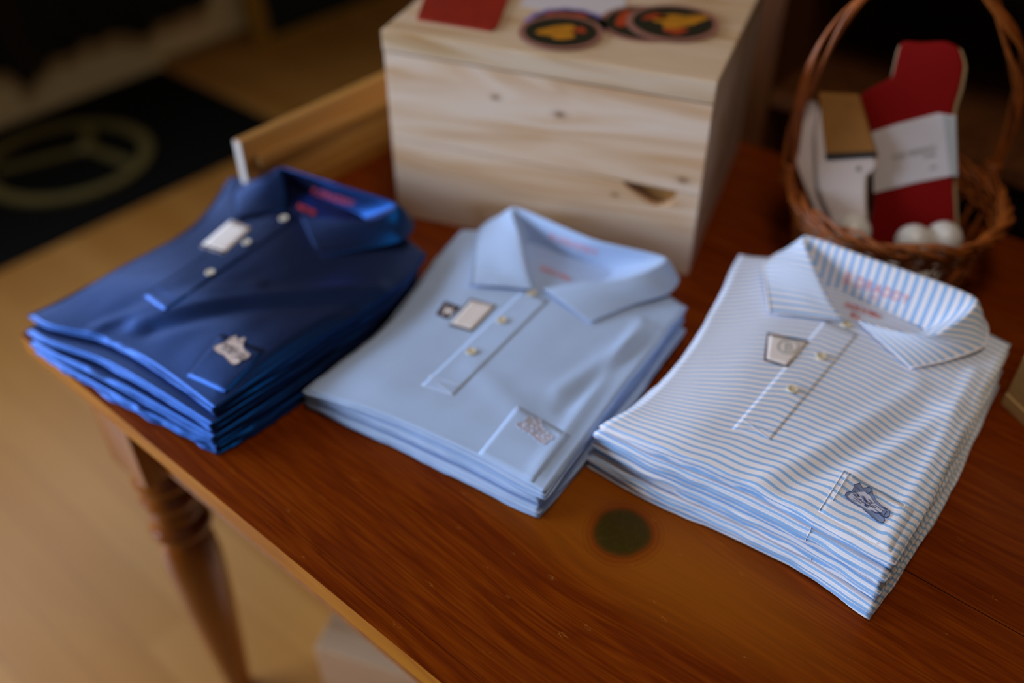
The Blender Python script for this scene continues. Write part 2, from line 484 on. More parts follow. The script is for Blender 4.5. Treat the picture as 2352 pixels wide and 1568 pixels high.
bm = bmesh.new(); add_box(bm, (-2.11, 1.40, 0), (-2.085, 4.4, 0.03), 0.004); struct('baseboard_left', bm, M_TAN, smooth=False)

# ------------------------------------------------------------------ table
t = thing('display_table', (0.95, 0.47, 0), 'long reddish brown varnished wooden table with turned legs carrying the shirt stacks', 'table')
TW, TL = 0.95, 1.95
bm = bmesh.new()
for k, (y0, y1) in enumerate(((0.0, 0.0235), (0.0238, 0.3475), (0.3487, 0.66), (0.661, TW))):
    add_box(bm, (0, y0, TT - 0.026), (TL, y1, TT), 0.0004)
top = obj('tabletop', bm, [M_TABLE, M_EDGE], t, smooth=False)
for p in top.data.polygons:
    c_ = p.center
    if abs(p.normal.z) < 0.5 and (c_.y + 0 < 0.0008 or c_.y > TW - 0.0008 or c_.x < 0.0008 or c_.x > TL - 0.0008): p.material_index = 1
bm = bmesh.new()
for (a, b) in (((0.13, 0.045, 0.60), (TL - 0.13, 0.067, TT - 0.026)), ((0.13, TW - 0.067, 0.60), (TL - 0.13, TW - 0.045, TT - 0.026)),
               ((0.085, 0.09, 0.60), (0.107, TW - 0.09, TT - 0.026)), ((TL - 0.107, 0.09, 0.60), (TL - 0.085, TW - 0.09, TT - 0.026))):
    add_box(bm, a, b, 0.001)
obj('apron', bm, M_LEG, t, smooth=False)
for (lx, ly) in ((0.105, 0.062), (TL - 0.105, 0.062), (0.105, TW - 0.062), (TL - 0.105, TW - 0.062)):
    bm = bmesh.new()
    add_box(bm, (lx - 0.040, ly - 0.040, 0.575), (lx + 0.040, ly + 0.040, TT - 0.026), 0.002)
    prof = [(0.020, 0.0), (0.024, 0.01), (0.020, 0.03), (0.022, 0.06), (0.030, 0.16), (0.037, 0.28), (0.040, 0.37), (0.036, 0.410),
            (0.028, 0.425), (0.026, 0.430), (0.038, 0.437), (0.042, 0.447), (0.038, 0.457), (0.029, 0.462), (0.032, 0.468), (0.036, 0.478),
            (0.030, 0.487), (0.030, 0.491), (0.037, 0.499), (0.040, 0.509), (0.036, 0.519), (0.029, 0.525), (0.033, 0.531),
            (0.040, 0.540), (0.040, 0.548), (0.033, 0.557), (0.028, 0.563), (0.036, 0.570), (0.039, 0.576)]
    lathe(bm, prof, lx, ly)
    obj('leg', bm, M_LEG, t)
# raised rail along the left end of the table top
bm = bmesh.new()
add_box(bm, (0.000, 0.330, TT), (0.014, TW, TT + 0.117), 0.002)
add_box(bm, (0.014, 0.345, TT + 0.078), (0.027, TW, TT + 0.094), 0.003)
r = obj('end_rail', bm, M_RAIL, t, smooth=False)
bm = bmesh.new(); add_box(bm, (0.0005, 0.3285, TT + 0.001), (0.0135, 0.3302, TT + 0.116)); obj('rail_end', bm, M_ENDGRAIN, r, smooth=False)
r['label'] = 'light wooden rail standing on the left end'

# ------------------------------------------------------------------ folded shirts


def edge_pts(px, n):
    return catmull([at(x, y, z) for x, y, z in px], n)


class Stack:
    """n folded shirts, each one a closed fold of cloth lying on the one below"""
    def __init__(s, n, top, bot, N=56):
        s.n, s.N = n, N
        s.top = [edge_pts(e, N) for e in top]       # near L>F, right F>R, far B>R, left L>B
        s.bot = [edge_pts(e, N) for e in bot]

    def outline(s, k, seed):
        """outline of the top of shirt k (0 = lowest)"""
        f = (k + 1) / s.n
        if k == s.n - 1:
            return [[Vector(p) for p in e] for e in s.top]
        rnd = random.Random(seed * 31 + k)
        off = Vector((rnd.uniform(-0.004, 0.004), rnd.uniform(-0.006, 0.003), 0))
        out = []
        for a, b in zip(s.bot, s.top):
            row = []
            for p, q in zip(a, b):
                v = p.lerp(q, (k + 0.5) / s.n) + off
                v.z = TT + (q.z - TT) * f
                row.append(v)
            out.append(row)
        return out


def coons(E, N):
    near, right, far, left = E
    P00, P10, P01, P11 = near[0], near[-1], far[0], far[-1]
    G = []
    for j in range(N):
        t_ = j / (N - 1); row = []
        for i in range(N):
            s_ = i / (N - 1)
            a = near[i].lerp(far[i], t_); b = left[j].lerp(right[j], s_)
            c = (P00.lerp(P10, s_)).lerp(P01.lerp(P11, s_), t_)
            row.append(a + b - c)
        G.append(row)
    return G


def make_shirt_body(st, k, seed, bulge, relief=None, skew=0.0, wrinkle=0.0008):
    N = st.N
    E = st.outline(k, seed)
    G = coons(E, N)
    # bottom follows the top of the shirt below
    th0 = []
    for j in range(N):
        row = []
        for i in range(N):
            z = G[j][i].z - TT
            row.append(z * (k / (k + 1)))
        th0.append(row)
    W = (E[0][-1] - E[0][0]).length; L = (E[3][-1] - E[3][0]).length
    bm = bmesh.new(); uv = bm.loops.layers.uv.new('UVMap')
    info = {}
    topv = []
    is_top = (k == st.n - 1)
    for j in range(N):
        row = []
        for i in range(N):
            s_, t_ = i / (N - 1), j / (N - 1)
            p = Vector(G[j][i])
            edge = min(s_, 1 - s_, t_, 1 - t_)
            if is_top:
                q = Vector((p.x * 9, p.y * 9, seed))
                p.z += (noise.noise(q) * 0.0022 + noise.noise(Vector((p.x * 30, p.y * 14, seed + 5))) * 0.0008) * sstep(0, 0.12, edge)
                if relief: p.z += relief(s_, t_)
            p.z -= 0.0012
            v = bm.verts.new(p)
            wob = 0.0
            if skew:
                wob = skew * max(0.0, 0.42 - s_) * sstep(0.02, 0.35, t_)
                wob += 0.004 * noise.noise(Vector((s_ * 3.2, t_ * 2.4, seed + 9))) * sstep(0.05, 0.4, t_) + 0.0016 * noise.noise(Vector((s_ * 12, t_ * 7, seed + 2)))
            info[v] = (s_ * W, t_ * L + wob)
            row.append(v)
        topv.append(row)
    faces = []
    for j in range(N - 1):
        for i in range(N - 1):
            faces.append(bm.faces.new((topv[j][i], topv[j][i + 1], topv[j + 1][i + 1], topv[j + 1][i])))
    # boundary loop, counter-clockwise
    loop = [(i, 0) for i in range(N)] + [(N - 1, j) for j in range(1, N)] + [(i, N - 1) for i in range(N - 2, -1, -1)] + [(0, j) for j in range(N - 2, 0, -1)]
    nb = len(loop)
    base = [Vector(G[j][i]) for i, j in loop]
    rings = [[topv[j][i] for i, j in loop]]
    R = 12
    outs = []
    for q in range(nb):
        d = base[(q + 2) % nb] - base[(q - 2) % nb]
        o = Vector((d.y, -d.x, 0)); outs.append(o.normalized() if o.length > 1e-9 else Vector((0, 0, 0)))
    zb = [th0[j][i] + TT for i, j in loop]
    for r_ in range(1, R + 1):
        f = r_ / R
        ring = []
        for q in range(nb):
            i, j = loop[q]
            s_, t_ = i / (N - 1), j / (N - 1)
            near = 1.0 if j == 0 else 0.0
            p = base[q]
            ph = noise.noise(Vector((p.x * 11, p.y * 11, seed * 3.1 + k)))
            crease = 0.60 + 0.16 * ph if near else 0.45 + 0.2 * ph
            if f < crease: fr = f / crease; amp = 1.0
            else: fr = (f - crease) / (1 - crease); amp = 0.82 + 0.5 * noise.noise(Vector((p.x * 8, p.y * 8, seed + 40 + k)))
            prof = max(0.0, math.sin(PI * min(1, max(0, fr)))) ** 0.55
            if abs(f - 1) < 1e-6: prof = 0.0
            o_ = bulge * amp * prof - bulge * 0.8
            o_ += 0.0022 * noise.noise(Vector((p.x * 16, p.y * 16, f * 2.5 + seed + k * 7)))
            o_ += wrinkle * noise.noise(Vector((p.x * 60, p.y * 60, f * 2 + seed)))
            ztop = topv[j][i].co.z
            z = ztop + (zb[q] + 0.0006 - ztop) * ((1 - math.cos(PI * f)) / 2 * 0.5 + f * 0.5)
            v = bm.verts.new((p.x + outs[q].x * o_, p.y + outs[q].y * o_, z))
            # stripes run parallel to the near fold, so they wrap with the depth of the side
            du, dv = info[rings[0][q]]
            ar = f * (ztop - zb[q]) * 1.25
            if j == 0: info[v] = (du, dv - ar)
            elif j == N - 1: info[v] = (du, dv + ar)
            else: info[v] = (du + ar, dv)
            ring.append(v)
        rings.append(ring)
    for a, b in zip(rings, rings[1:]):
        for q in range(nb):
            faces.append(bm.faces.new((a[(q + 1) % nb], a[q], b[q], b[(q + 1) % nb])))
    # underside
    inner = {}
    for q, (i, j) in enumerate(loop): inner[(i, j)] = rings[-1][q]
    for j in range(1, N - 1):
        for i in range(1, N - 1):
            v = bm.verts.new((G[j][i].x, G[j][i].y, TT + th0[j][i] + 0.0006)); inner[(i, j)] = v; info[v] = (i / N * W, j / N * L)
    for j in range(N - 1):
        for i in range(N - 1):
            faces.append(bm.faces.new((inner[(i, j)], inner[(i, j + 1)], inner[(i + 1, j + 1)], inner[(i + 1, j)])))
    for f in bm.faces:
        for lp in f.loops: lp[uv].uv = info[lp.vert]
    return bm


def bvh_of(o):
    me = o.data
    M = o.matrix_world
    return BVHTree.FromPolygons([M @ v.co for v in me.vertices], [tuple(p.vertices) for p in me.polygons])


def uv_at(body, x, y):
    # texture coordinate of the body cloth seen at a point, so that stripes run on through pockets and plackets
    me = body.data
    tr = _trees.setdefault(body.name, bvh_of(body))
    h = tr.ray_cast(CAM, raydir(x, y).normalized())
    if h[0] is None: return None
    p = me.polygons[h[2]]; lay = me.uv_layers.active.data; W = 0; U = V = 0
    for li in p.loop_indices:
        w_ = 1 / (1e-7 + (body.matrix_world @ me.vertices[me.loops[li].vertex_index].co - h[0]).length ** 2)
        U += lay[li].uv[0] * w_; V += lay[li].uv[1] * w_; W += w_
    return U / W, V / W


_trees = {}


def hit(trees, x, y, zf=0.06):
    d = raydir(x, y).normalized(); best = None
    for tr in trees:
        h = tr.ray_cast(CAM, d)
        if h[0] is not None and (best is None or h[3] < best[2]):
            n = h[1]
            if n.dot(d) > 0: n = -n
            best = (h[0], n, h[3])
    if best is None:
        return at(x, y, zf), Vector((0, 0, 1))
    return best[0], best[1]


def quad_px(q, a, b):
    (x0, y0), (x1, y1), (x2, y2), (x3, y3) = q      # a along 0>1, b along 0>3
    return ((x0 * (1 - a) + x1 * a) * (1 - b) + (x3 * (1 - a) + x2 * a) * b,
            (y0 * (1 - a) + y1 * a) * (1 - b) + (y3 * (1 - a) + y2 * a) * b)


def patch(name, q, nx, ny, trees, th, mat, parent, off=0.0002, uvscale=None, edge=None, up=0.35, uvo=(0, 0), body=None):
    """thin piece of cloth laid on the surfaces in `trees`"""
    bm = bmesh.new(); uv = bm.loops.layers.uv.new('UVMap')
    T, B = [], []; info = {}
    for j in range(ny + 1):
        rt, rb = [], []
        for i in range(nx + 1):
            x, y = quad_px(q, i / nx, j / ny)
            p, n = hit(trees, x, y)
            n = (n * (1 - up) + Vector((0, 0, 1)) * up).normalized()
            a = bm.verts.new(p + n * (off + th)); b = bm.verts.new(p - n * 0.0003)
            info[a] = info[b] = (i / nx, j / ny)
            if body is not None:
                w_ = uv_at(body, x, y)
                if w_: info[a] = info[b] = w_
            rt.append(a); rb.append(b)
        T.append(rt); B.append(rb)
    for j in range(ny):
        for i in range(nx):
            bm.faces.new((T[j][i], T[j][i + 1], T[j + 1][i + 1], T[j + 1][i]))
            bm.faces.new((B[j][i], B[j + 1][i], B[j + 1][i + 1], B[j][i + 1]))
    lp = [(i, 0) for i in range(nx + 1)] + [(nx, j) for j in range(1, ny + 1)] + [(i, ny) for i in range(nx - 1, -1, -1)] + [(0, j) for j in range(ny - 1, 0, -1)]
    for k in range(len(lp)):
        (i, j), (i2, j2) = lp[k], lp[(k + 1) % len(lp)]
        bm.faces.new((T[j][i], B[j][i], B[j2][i2], T[j2][i2]))
    W = ((T[0][0].co - T[0][-1].co).length, (T[0][0].co - T[-1][0].co).length)
    sc = uvscale or W
    if body is not None: sc = (1, 1)
    for f in bm.faces:
        for l_ in f.loops:
            a, b = info[l_.vert]; l_[uv].uv = (a * sc[0] + uvo[0], b * sc[1] + uvo[1])
    return obj(name, bm, mat, parent)


def patch_verts(name, verts, faces, mapper, trees, off, mat, parent, matidx=None, th=0.0):
    """flat 2-D drawing (verts, faces) laid on a surface through `mapper` (2-D -> pixel)"""
    bm = bmesh.new()
    vs = []; low = []
    for (a, b) in verts:
        x, y = mapper(a, b)
        p, n = hit(trees, x, y)
        vs.append(bm.verts.new(p + n * (off + th)))
        low.append(bm.verts.new(p + n * (off * 0.2)))
    for k, f in enumerate(faces):
        try:
            q = bm.faces.new([vs[i] for i in f])
            if matidx: q.material_index = matidx[k]
            g = bm.faces.new([low[i] for i in reversed(f)])
            if matidx: g.material_index = matidx[k]
        except ValueError: pass
    bmesh.ops.bridge_loops
    # side walls along the open borders
    bm.edges.ensure_lookup_table()
    n0 = len(vs)
    idx = {v: i for i, v in enumerate(vs)}
    for e in [e for e in bm.edges if e.verts[0] in idx and e.verts[1] in idx and len(e.link_faces) == 1]:
        a, b = e.verts; m = e.link_faces[0].material_index
        try:
            q = bm.faces.new((a, b, low[idx[b]], low[idx[a]])); q.material_index = m
        except ValueError: pass
    for v in [v for v in bm.verts if not v.link_faces]: bm.verts.remove(v)
    return obj(name, bm, mat, parent, smooth=False)


def text_mesh(txt, spacing=1.0, bold=0.0):
    cu = bpy.data.curves.new('lettering', 'FONT'); cu.body = txt; cu.resolution_u = 3
    cu.space_character = spacing; cu.offset = bold
    o = bpy.data.objects.new('lettering', cu); COL.objects.link(o)
    bpy.context.view_layer.update()
    me = bpy.data.meshes.new_from_object(o.evaluated_get(bpy.context.evaluated_depsgraph_get()))
    vs = [(v.co.x, v.co.y) for v in me.vertices]; fs = [tuple(p.vertices) for p in me.polygons]
    bpy.data.objects.remove(o, do_unlink=True); bpy.data.meshes.remove(me); bpy.data.curves.remove(cu)
    x0 = min(v[0] for v in vs); x1 = max(v[0] for v in vs); y0 = min(v[1] for v in vs); y1 = max(v[1] for v in vs)
    return [((a - x0) / (x1 - x0), (b - y0) / (y1 - y0)) for a, b in vs], fs


def text_on(name, txt, q, trees, mat, parent, spacing=1.0, bold=0.0, off=0.0004):
    """q: pixels of bottom-left, bottom-right, top-right, top-left of the lettering"""
    vs, fs = text_mesh(txt, spacing, bold)
    return patch_verts(name, vs, fs, lambda a, b: quad_px(q, a, b), trees, off, mat, parent)


def collar_mesh(stations, zt, name, mat, parent, thick=0.0011):
    """stations: (seam, fold, outer) each (px, py, dz) or a Vector; lofted and given thickness"""
    def pt(a):
        return a if isinstance(a, Vector) else at(a[0], a[1], zt + a[2])
    rows = [[], [], []]
    for stn in stations:
        for k in range(3): rows[k].append(pt(stn[k]))
    n = (len(stations) - 1) * 9 + 1
    P = [[] for _ in range(3)]
    for k in range(3):     # same parameter on the three rails
        Q = [rows[k][0] * 2 - rows[k][1]] + rows[k] + [rows[k][-1] * 2 - rows[k][-2]]
        for i in range(1, len(Q) - 2):
            for m in range(9):
                u = m / 9; a, b, c, d = Q[i - 1], Q[i], Q[i + 1], Q[i + 2]
                cr = 0.5 * ((2 * b) + (c - a) * u + (2 * a - 5 * b + 4 * c - d) * u * u + (3 * b - a - 3 * c + d) * u ** 3)
                P[k].append(cr.lerp(b.lerp(c, u), 0.35))
        P[k].append(rows[k][-1])
    bm = bmesh.new(); uv = bm.loops.layers.uv.new('UVMap')
    A, B = 6, 8
    grid = []; info = {}
    plen = [0]
    mid = [(P[1][i] + P[0][i]) / 2 for i in range(n)]
    mo = [P[2][i].lerp(P[1][i], 0.5) for i in range(n)]
    for i in range(1, n): plen.append(plen[-1] + max((mid[i] - mid[i - 1]).length, (mo[i] - mo[i - 1]).length * 0.8))
    for i in range(n):
        row = []
        s0, f0, o0 = P[0][i], P[1][i], P[2][i]
        for a in range(A):
            q = a / A
            p = s0.lerp(f0, q)
            row.append(p)
        h = (f0 - s0).length
        for b in range(B + 1):
            q = b / B
            p = f0.lerp(o0, q)
            p = p + Vector((0, 0, 1)) * (0.10 * min(h, 0.035) * math.sin(PI * q)) + Vector((0, 0, noise.noise(Vector((i * 0.12, b * 0.3, zt * 50))) * 0.0012 * math.sin(PI * q)))
            row.append(p)
        vr = []
        for c_, p in enumerate(row):
            v = bm.verts.new(p); info[v] = (c_ * 0.004, plen[i]); vr.append(v)
        grid.append(vr)
    for i in range(n - 1):
        for c_ in range(A + B):
            try: bm.faces.new((grid[i][c_], grid[i + 1][c_], grid[i + 1][c_ + 1], grid[i][c_ + 1]))
            except ValueError: pass
    ch = (P[0][n - 1 - n // 4] - P[0][n // 4]); ch.z = 0; ch.normalize()
    colof = {v: c_ for row in grid for c_, v in enumerate(row)}
    for f in bm.faces:
        band = max(colof[v] for v in f.verts) <= A
        for lp in f.loops:
            lp[uv].uv = (0, lp.vert.co.dot(ch) + 0.25 * lp.vert.co.z) if band else (0, info[lp.vert][1] * 1.25)
    o = obj(name, bm, mat, parent, recalc=False)
    md = o.modifiers.new('thickness', 'SOLIDIFY'); md.thickness = thick; md.offset = 0
    sb = o.modifiers.new('smooth', 'SUBSURF'); sb.levels = 1; sb.render_levels = 1
    # raised stitched edge of the collar
    bm = bmesh.new()
    tube(bm, [grid_p for grid_p in [P[2][i] + Vector((0, 0, 0.0004)) for i in range(n)]], 0.0011, 6)
    e = obj('collar_edge', bm, mat, o)
    return o


def button(x, y, trees, mat, parent, r=0.0056):
    p, n = hit(trees, x, y)
    bm = bmesh.new()
    prof = [(0.0, 0.0002), (r * 0.9, 0.0), (r, 0.0006), (r, 0.0015), (r * 0.88, 0.0022), (r * 0.72, 0.0019), (r * 0.65, 0.0015), (0.0004, 0.0015)]
    lathe(bm, prof, 0, 0, 24, cap=True)
    for k in range(4):
        a = PI / 4 + k * PI / 2
        bmesh.ops.create_cone(bm, cap_ends=True, segments=8, radius1=r * 0.12, radius2=r * 0.12, depth=0.0004,
                              matrix=__import__('mathutils').Matrix.Translation((r * 0.26 * math.cos(a), r * 0.26 * math.sin(a), 0.0016)))
    q = n.to_track_quat('Z', 'Y').to_matrix().to_4x4(); q.translation = p + n * 0.0003
    bmesh.ops.transform(bm, matrix=q, verts=bm.verts)
    o = obj('button', bm, mat, parent)
    return o


def stitches(name, lines, trees, mat, parent, r=0.00025, off=0.0003):
    bm = bmesh.new()
    for (x0, y0, x1, y1) in lines:
        pts = []
        for k in range(13):
            p, n = hit(trees, x0 + (x1 - x0) * k / 12, y0 + (y1 - y0) * k / 12)
            if pts and (p - pts[-1]).length > 0.012: continue
            pts.append(p + n * off)
        if len(pts) > 2: tube(bm, pts, r, 4)
    return obj(name, bm, mat, parent)


# outline of the embroidered animal head (unit square, x right, y down) and its inner strokes
HEAD_OUT = [(0.22, 0.05), (0.34, 0.0), (0.40, 0.13), (0.47, 0.12), (0.55, 0.09), (0.61, 0.16), (0.62, 0.28), (0.70, 0.44), (0.80, 0.55), (0.93, 0.64),
            (1.0, 0.70), (0.99, 0.82), (0.92, 0.86), (0.86, 0.84), (0.89, 0.93), (0.84, 1.0), (0.74, 0.98), (0.62, 0.88), (0.48, 0.74), (0.36, 0.62),
            (0.20, 0.53), (0.06, 0.42), (0.0, 0.33), (0.05, 0.25), (0.16, 0.22), (0.20, 0.15)]
HEAD_IN = [(0.14, 0.28), (0.30, 0.24), (0.46, 0.22), (0.56, 0.32), (0.66, 0.50), (0.86, 0.66), (0.80, 0.74), (0.66, 0.72), (0.50, 0.66), (0.34, 0.56), (0.16, 0.44), (0.07, 0.35)]
random.seed(4)


def emblem(q, trees, m_main, m_inner, m_line, parent, inner=True, wide=0.00026, hatch=50):
    """embroidered animal head: filled outline, paler inner field, dark stitched strokes"""
    def fan(poly):
        cx = sum(p[0] for p in poly) / len(poly); cy = sum(p[1] for p in poly) / len(poly)
        vs = [(cx, cy)] + list(poly) + [((cx + p[0]) / 2, (cy + p[1]) / 2) for p in poly]
        n = len(poly); fs = []
        for k in range(n):
            a, b = 1 + k, 1 + (k + 1) % n
            fs.append((a, b, b + n, a + n)); fs.append((0, a + n, b + n))
        return vs, fs
    mp = lambda a, b: quad_px(q, a, b)
    vs, fs = fan(HEAD_OUT)
    e = patch_verts('embroidery', vs, fs, mp, trees, 0.0004, m_main, parent)
    if inner:
        vs, fs = fan(HEAD_IN)
        patch_verts('face_stitching', vs, fs, mp, trees, 0.0007, m_inner, e)
    bm = bmesh.new()
    rnd = random.Random(7)
    strokes = []
    for k in range(hatch):
        x = rnd.uniform(0.15, 0.82); y = 0.30 + (x - 0.15) * 0.62 + rnd.uniform(-0.13, 0.13)
        l = rnd.uniform(0.05, 0.12); strokes.append((x, y, x + l, y + l * rnd.uniform(0.5, 1.1)))
    n = len(HEAD_OUT)
    for k in range(n):
        a, b = HEAD_OUT[k], HEAD_OUT[(k + 1) % n]; strokes.append((a[0], a[1], b[0], b[1]))
    strokes += [(0.42, 0.16, 0.5, 0.28), (0.5, 0.28, 0.6, 0.2), (0.24, 0.1, 0.34, 0.2), (0.86, 0.84, 0.66, 0.66), (0.92, 0.7, 0.86, 0.8)]
    for (x0, y0, x1, y1) in strokes:
        pts = []
        for m in range(3):
            x, y = mp(x0 + (x1 - x0) * m / 2, y0 + (y1 - y0) * m / 2)
            p, nn = hit(trees, x, y); pts.append(p + nn * 0.0009)
        tube(bm, pts, wide, 4)
    obj('outline_thread', bm, m_line, e)
    return e


def shirt_labels(colour, n):
    pos = ['lowest', 'second from the bottom', 'third from the bottom', 'fourth from the bottom', 'fifth from the bottom']
    out = [f'{colour} folded polo shirt, {pos[k]} of its stack' for k in range(n - 1)]
    return out


def base_of(E):
    c = (E[0][0] + E[0][-1] + E[2][0] + E[2][-1]) / 4
    return c


def build_stack(key, st, mat, seed, bulge, labels, group, relief, skew=0.0):
    res = []
    for k in range(st.n):
        E = st.outline(k, seed)
        c = base_of(E)
        c.z = TT + (c.z - TT) * k / (k + 1)
        root = thing('folded_polo_shirt', c, labels[k], 'shirt', group)
        bm = make_shirt_body(st, k, seed + k, bulge, relief if k == st.n - 1 else None, skew, 0.003 if (key == 'navy' and k == 0) else 0.0009)
        b = obj('body', bm, mat, root)
        res.append((root, b))
    return res


def ridge(s, t, a, b, w, h):
    """height of a soft ridge along segment a>b in (s, t)"""
    ax, ay = a; bx, by = b
    dx, dy = bx - ax, by - ay; L2 = dx * dx + dy * dy
    u = max(0, min(1, ((s - ax) * dx + (t - ay) * dy) / L2))
    d = math.hypot(s - ax - u * dx, t - ay - u * dy)
    return h * math.exp(-(d / w) ** 2)


# ---------------------------------------------------------------- stack 1: navy
NZ = 0.052
navy = Stack(4,
    [[(62, 722, NZ - .026), (110, 748, NZ - .025), (239, 779, NZ - .020), (345, 836, NZ - .015), (490, 942, NZ - .010)],
     [(490, 942, NZ - .010), (600, 868, NZ + .002), (765, 758, NZ + .004), (900, 668, NZ + .005), (975, 580, NZ + .004)],
     [(530, 405, NZ + .001), (660, 412, NZ + .006), (770, 448, NZ + .007), (860, 490, NZ + .007), (975, 580, NZ + .004)],
     [(62, 722, NZ - .026), (167, 672, NZ - .024), (335, 583, NZ - .020), (454, 506, NZ - .012), (530, 405, NZ + .001)]],
    [[(80, 815, 0), (180, 880, 0), (330, 965, 0), (500, 1046, 0)],
     [(500, 1046, 0), (640, 960, 0), (800, 840, 0), (950, 670, 0)],
     [(540, 470, 0), (700, 540, 0), (950, 670, 0)],
     [(80, 815, 0), (190, 740, 0), (400, 590, 0), (540, 470, 0)]])


def relief_navy(s, t):
    h = ridge(s, t, (0.42, 0.10), (0.95, 0.72), 0.035, 0.0035)
    h += ridge(s, t, (0.30, 0.05), (0.62, 0.42), 0.03, 0.0022)
    h -= ridge(s, t, (0.50, 0.10), (0.97, 0.60), 0.03, 0.002)
    h += 0.009 * math.sin(PI * sstep(0.0, 0.95, s ** 0.75)) * sstep(0, 0.3, t)                       # left side rolls down to the fold
    h += 0.011 * sstep(-0.04, 0.30, t) * (1 - sstep(0.30, 1.0, t)) * (1.15 - 0.5 * s) * sstep(0, 0.06, min(s, 1 - s, t + 0.02))
    return h


lb = shirt_labels('navy blue', 4) + ['navy blue folded polo shirt with beige pocket emblem, topmost of its stack']
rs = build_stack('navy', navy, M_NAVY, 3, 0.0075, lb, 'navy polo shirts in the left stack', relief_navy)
root, body = rs[-1]
T = [bvh_of(body)]
bk = Vector((-0.05, 1, 0)) * 0.014
zt = NZ + .004


def behind(x, y, z, dz, d=None):
    p = at(x, y, zt + z) + (d or bk); p.z = TT + zt + dz; return p


pl = patch('placket', [(640, 478), (690, 500), (378, 716), (326, 678)], 8, 24, T, 0.0002, M_NAVY, root, off=0.0001)
T2 = T + [bvh_of(pl)]
stitches('placket_stitching', [(326, 678, 378, 716), (352, 656, 408, 692)], T2, M_NAVY, pl, 0.0005)
col = collar_mesh([
    ((655, 488, .0005), (655, 486, .006), (540, 500, .003)),
    ((660, 470, .0005), (656, 450, .016), (536, 476, .004)),
    ((668, 440, .0005), (650, 405, .030), (541, 432, .006)),
    ((690, 440, .0005), (647, 383, .038), behind(600, 398, .02, .004)),
    ((760, 475, .0005), (770, 420, .038), behind(760, 420, .03, .004)),
    ((830, 505, .0005), (915, 468, .032), behind(925, 468, .03, .004, Vector((.003, .010, 0)))),
    ((800, 525, .0005), (858, 503, .020), (927, 552, .006)),
    ((740, 515, .0005), (770, 500, .014), (835, 572, .004)),
    ((690, 494, .0005), (688, 496, .006), (733, 592, .003))], zt, 'collar', M_NAVY, root)
TC = [bvh_of(col)]
text_on('neck_print', 'B.DRADDY', [(714, 443), (810, 474), (816, 462), (720, 431)], TC, M_RED_INK, col, 1.15, 0.01, 0.001)
text_on('neck_print', 'MADE IN PERU', [(682, 478), (722, 496), (728, 486), (688, 468)], TC + T, M_RED_INK, col, 1.0, 0.01, 0.001)
for x, y in ((652, 503), (567, 558), (483, 627)): button(x, y, T2, M_BUTTON, pl if y > 510 else pl)
tg = patch('size_label', [(459, 567), (513, 584), (577, 524), (531, 506)], 6, 6, T, 0.0008, M_TAGW, root)
tg['label'] = 'white woven label tucked by the placket'
patch('label_border', [(459, 567), (513, 584), (518, 579), (464, 563)], 6, 2, T, 0.0011, M_TAGB, tg)
pk = patch('pocket', [(505, 765), (610, 805), (520, 905), (425, 862)], 12, 10, T, 0.0001, M_NAVY, root, off=0.0001)
pk = pk
emblem([(509, 774), (615, 763), (560, 836), (454, 847)], T + [bvh_of(pk)], M_THREAD_BEIGE, M_THREAD_BEIGE, M_THREAD_GREY, pk, inner=False)

# ---------------------------------------------------------------- stack 2: light blue
LZ = 0.040
lblue = Stack(3,
    [[(698, 884, LZ - .002), (778, 912, LZ - .001), (936, 972, LZ), (1109, 1050, LZ), (1252, 1128, LZ)],
     [(1252, 1128, LZ), (1335, 1020, LZ + .002), (1430, 890, LZ + .004), (1520, 775, LZ + .006), (1576, 702, LZ + .005)],
     [(1062, 520, LZ + .003), (1190, 530, LZ + .007), (1310, 566, LZ + .008), (1420, 606, LZ + .008), (1576, 702, LZ + .005)],
     [(698, 884, LZ - .002), (778, 826, LZ - .001), (905, 718, LZ), (1007, 580, LZ + .002), (1062, 520, LZ + .003)]],
    [[(706, 934, 0), (800, 985, 0), (930, 1045, 0), (1090, 1125, 0), (1235, 1190, 0)],
     [(1235, 1190, 0), (1350, 1060, 0), (1470, 920, 0), (1570, 775, 0)],
     [(1065, 570, 0), (1300, 650, 0), (1570, 775, 0)],
     [(706, 934, 0), (850, 830, 0), (960, 690, 0), (1065, 570, 0)]])


def relief_lb(s, t):
    h = ridge(s, t, (0.93, 0.05), (0.90, 0.80), 0.022, 0.003)
    h += ridge(s, t, (0.80, 0.35), (0.95, 0.80), 0.03, 0.0025)
    h -= ridge(s, t, (0.86, 0.30), (0.97, 0.78), 0.025, 0.002)
    h += ridge(s, t, (0.45, 0.30), (0.75, 0.20), 0.04, 0.0016)
    h -= 0.003 * sstep(0.12, 0.0, t) + 0.004 * sstep(0.25, 0, s)
    return h


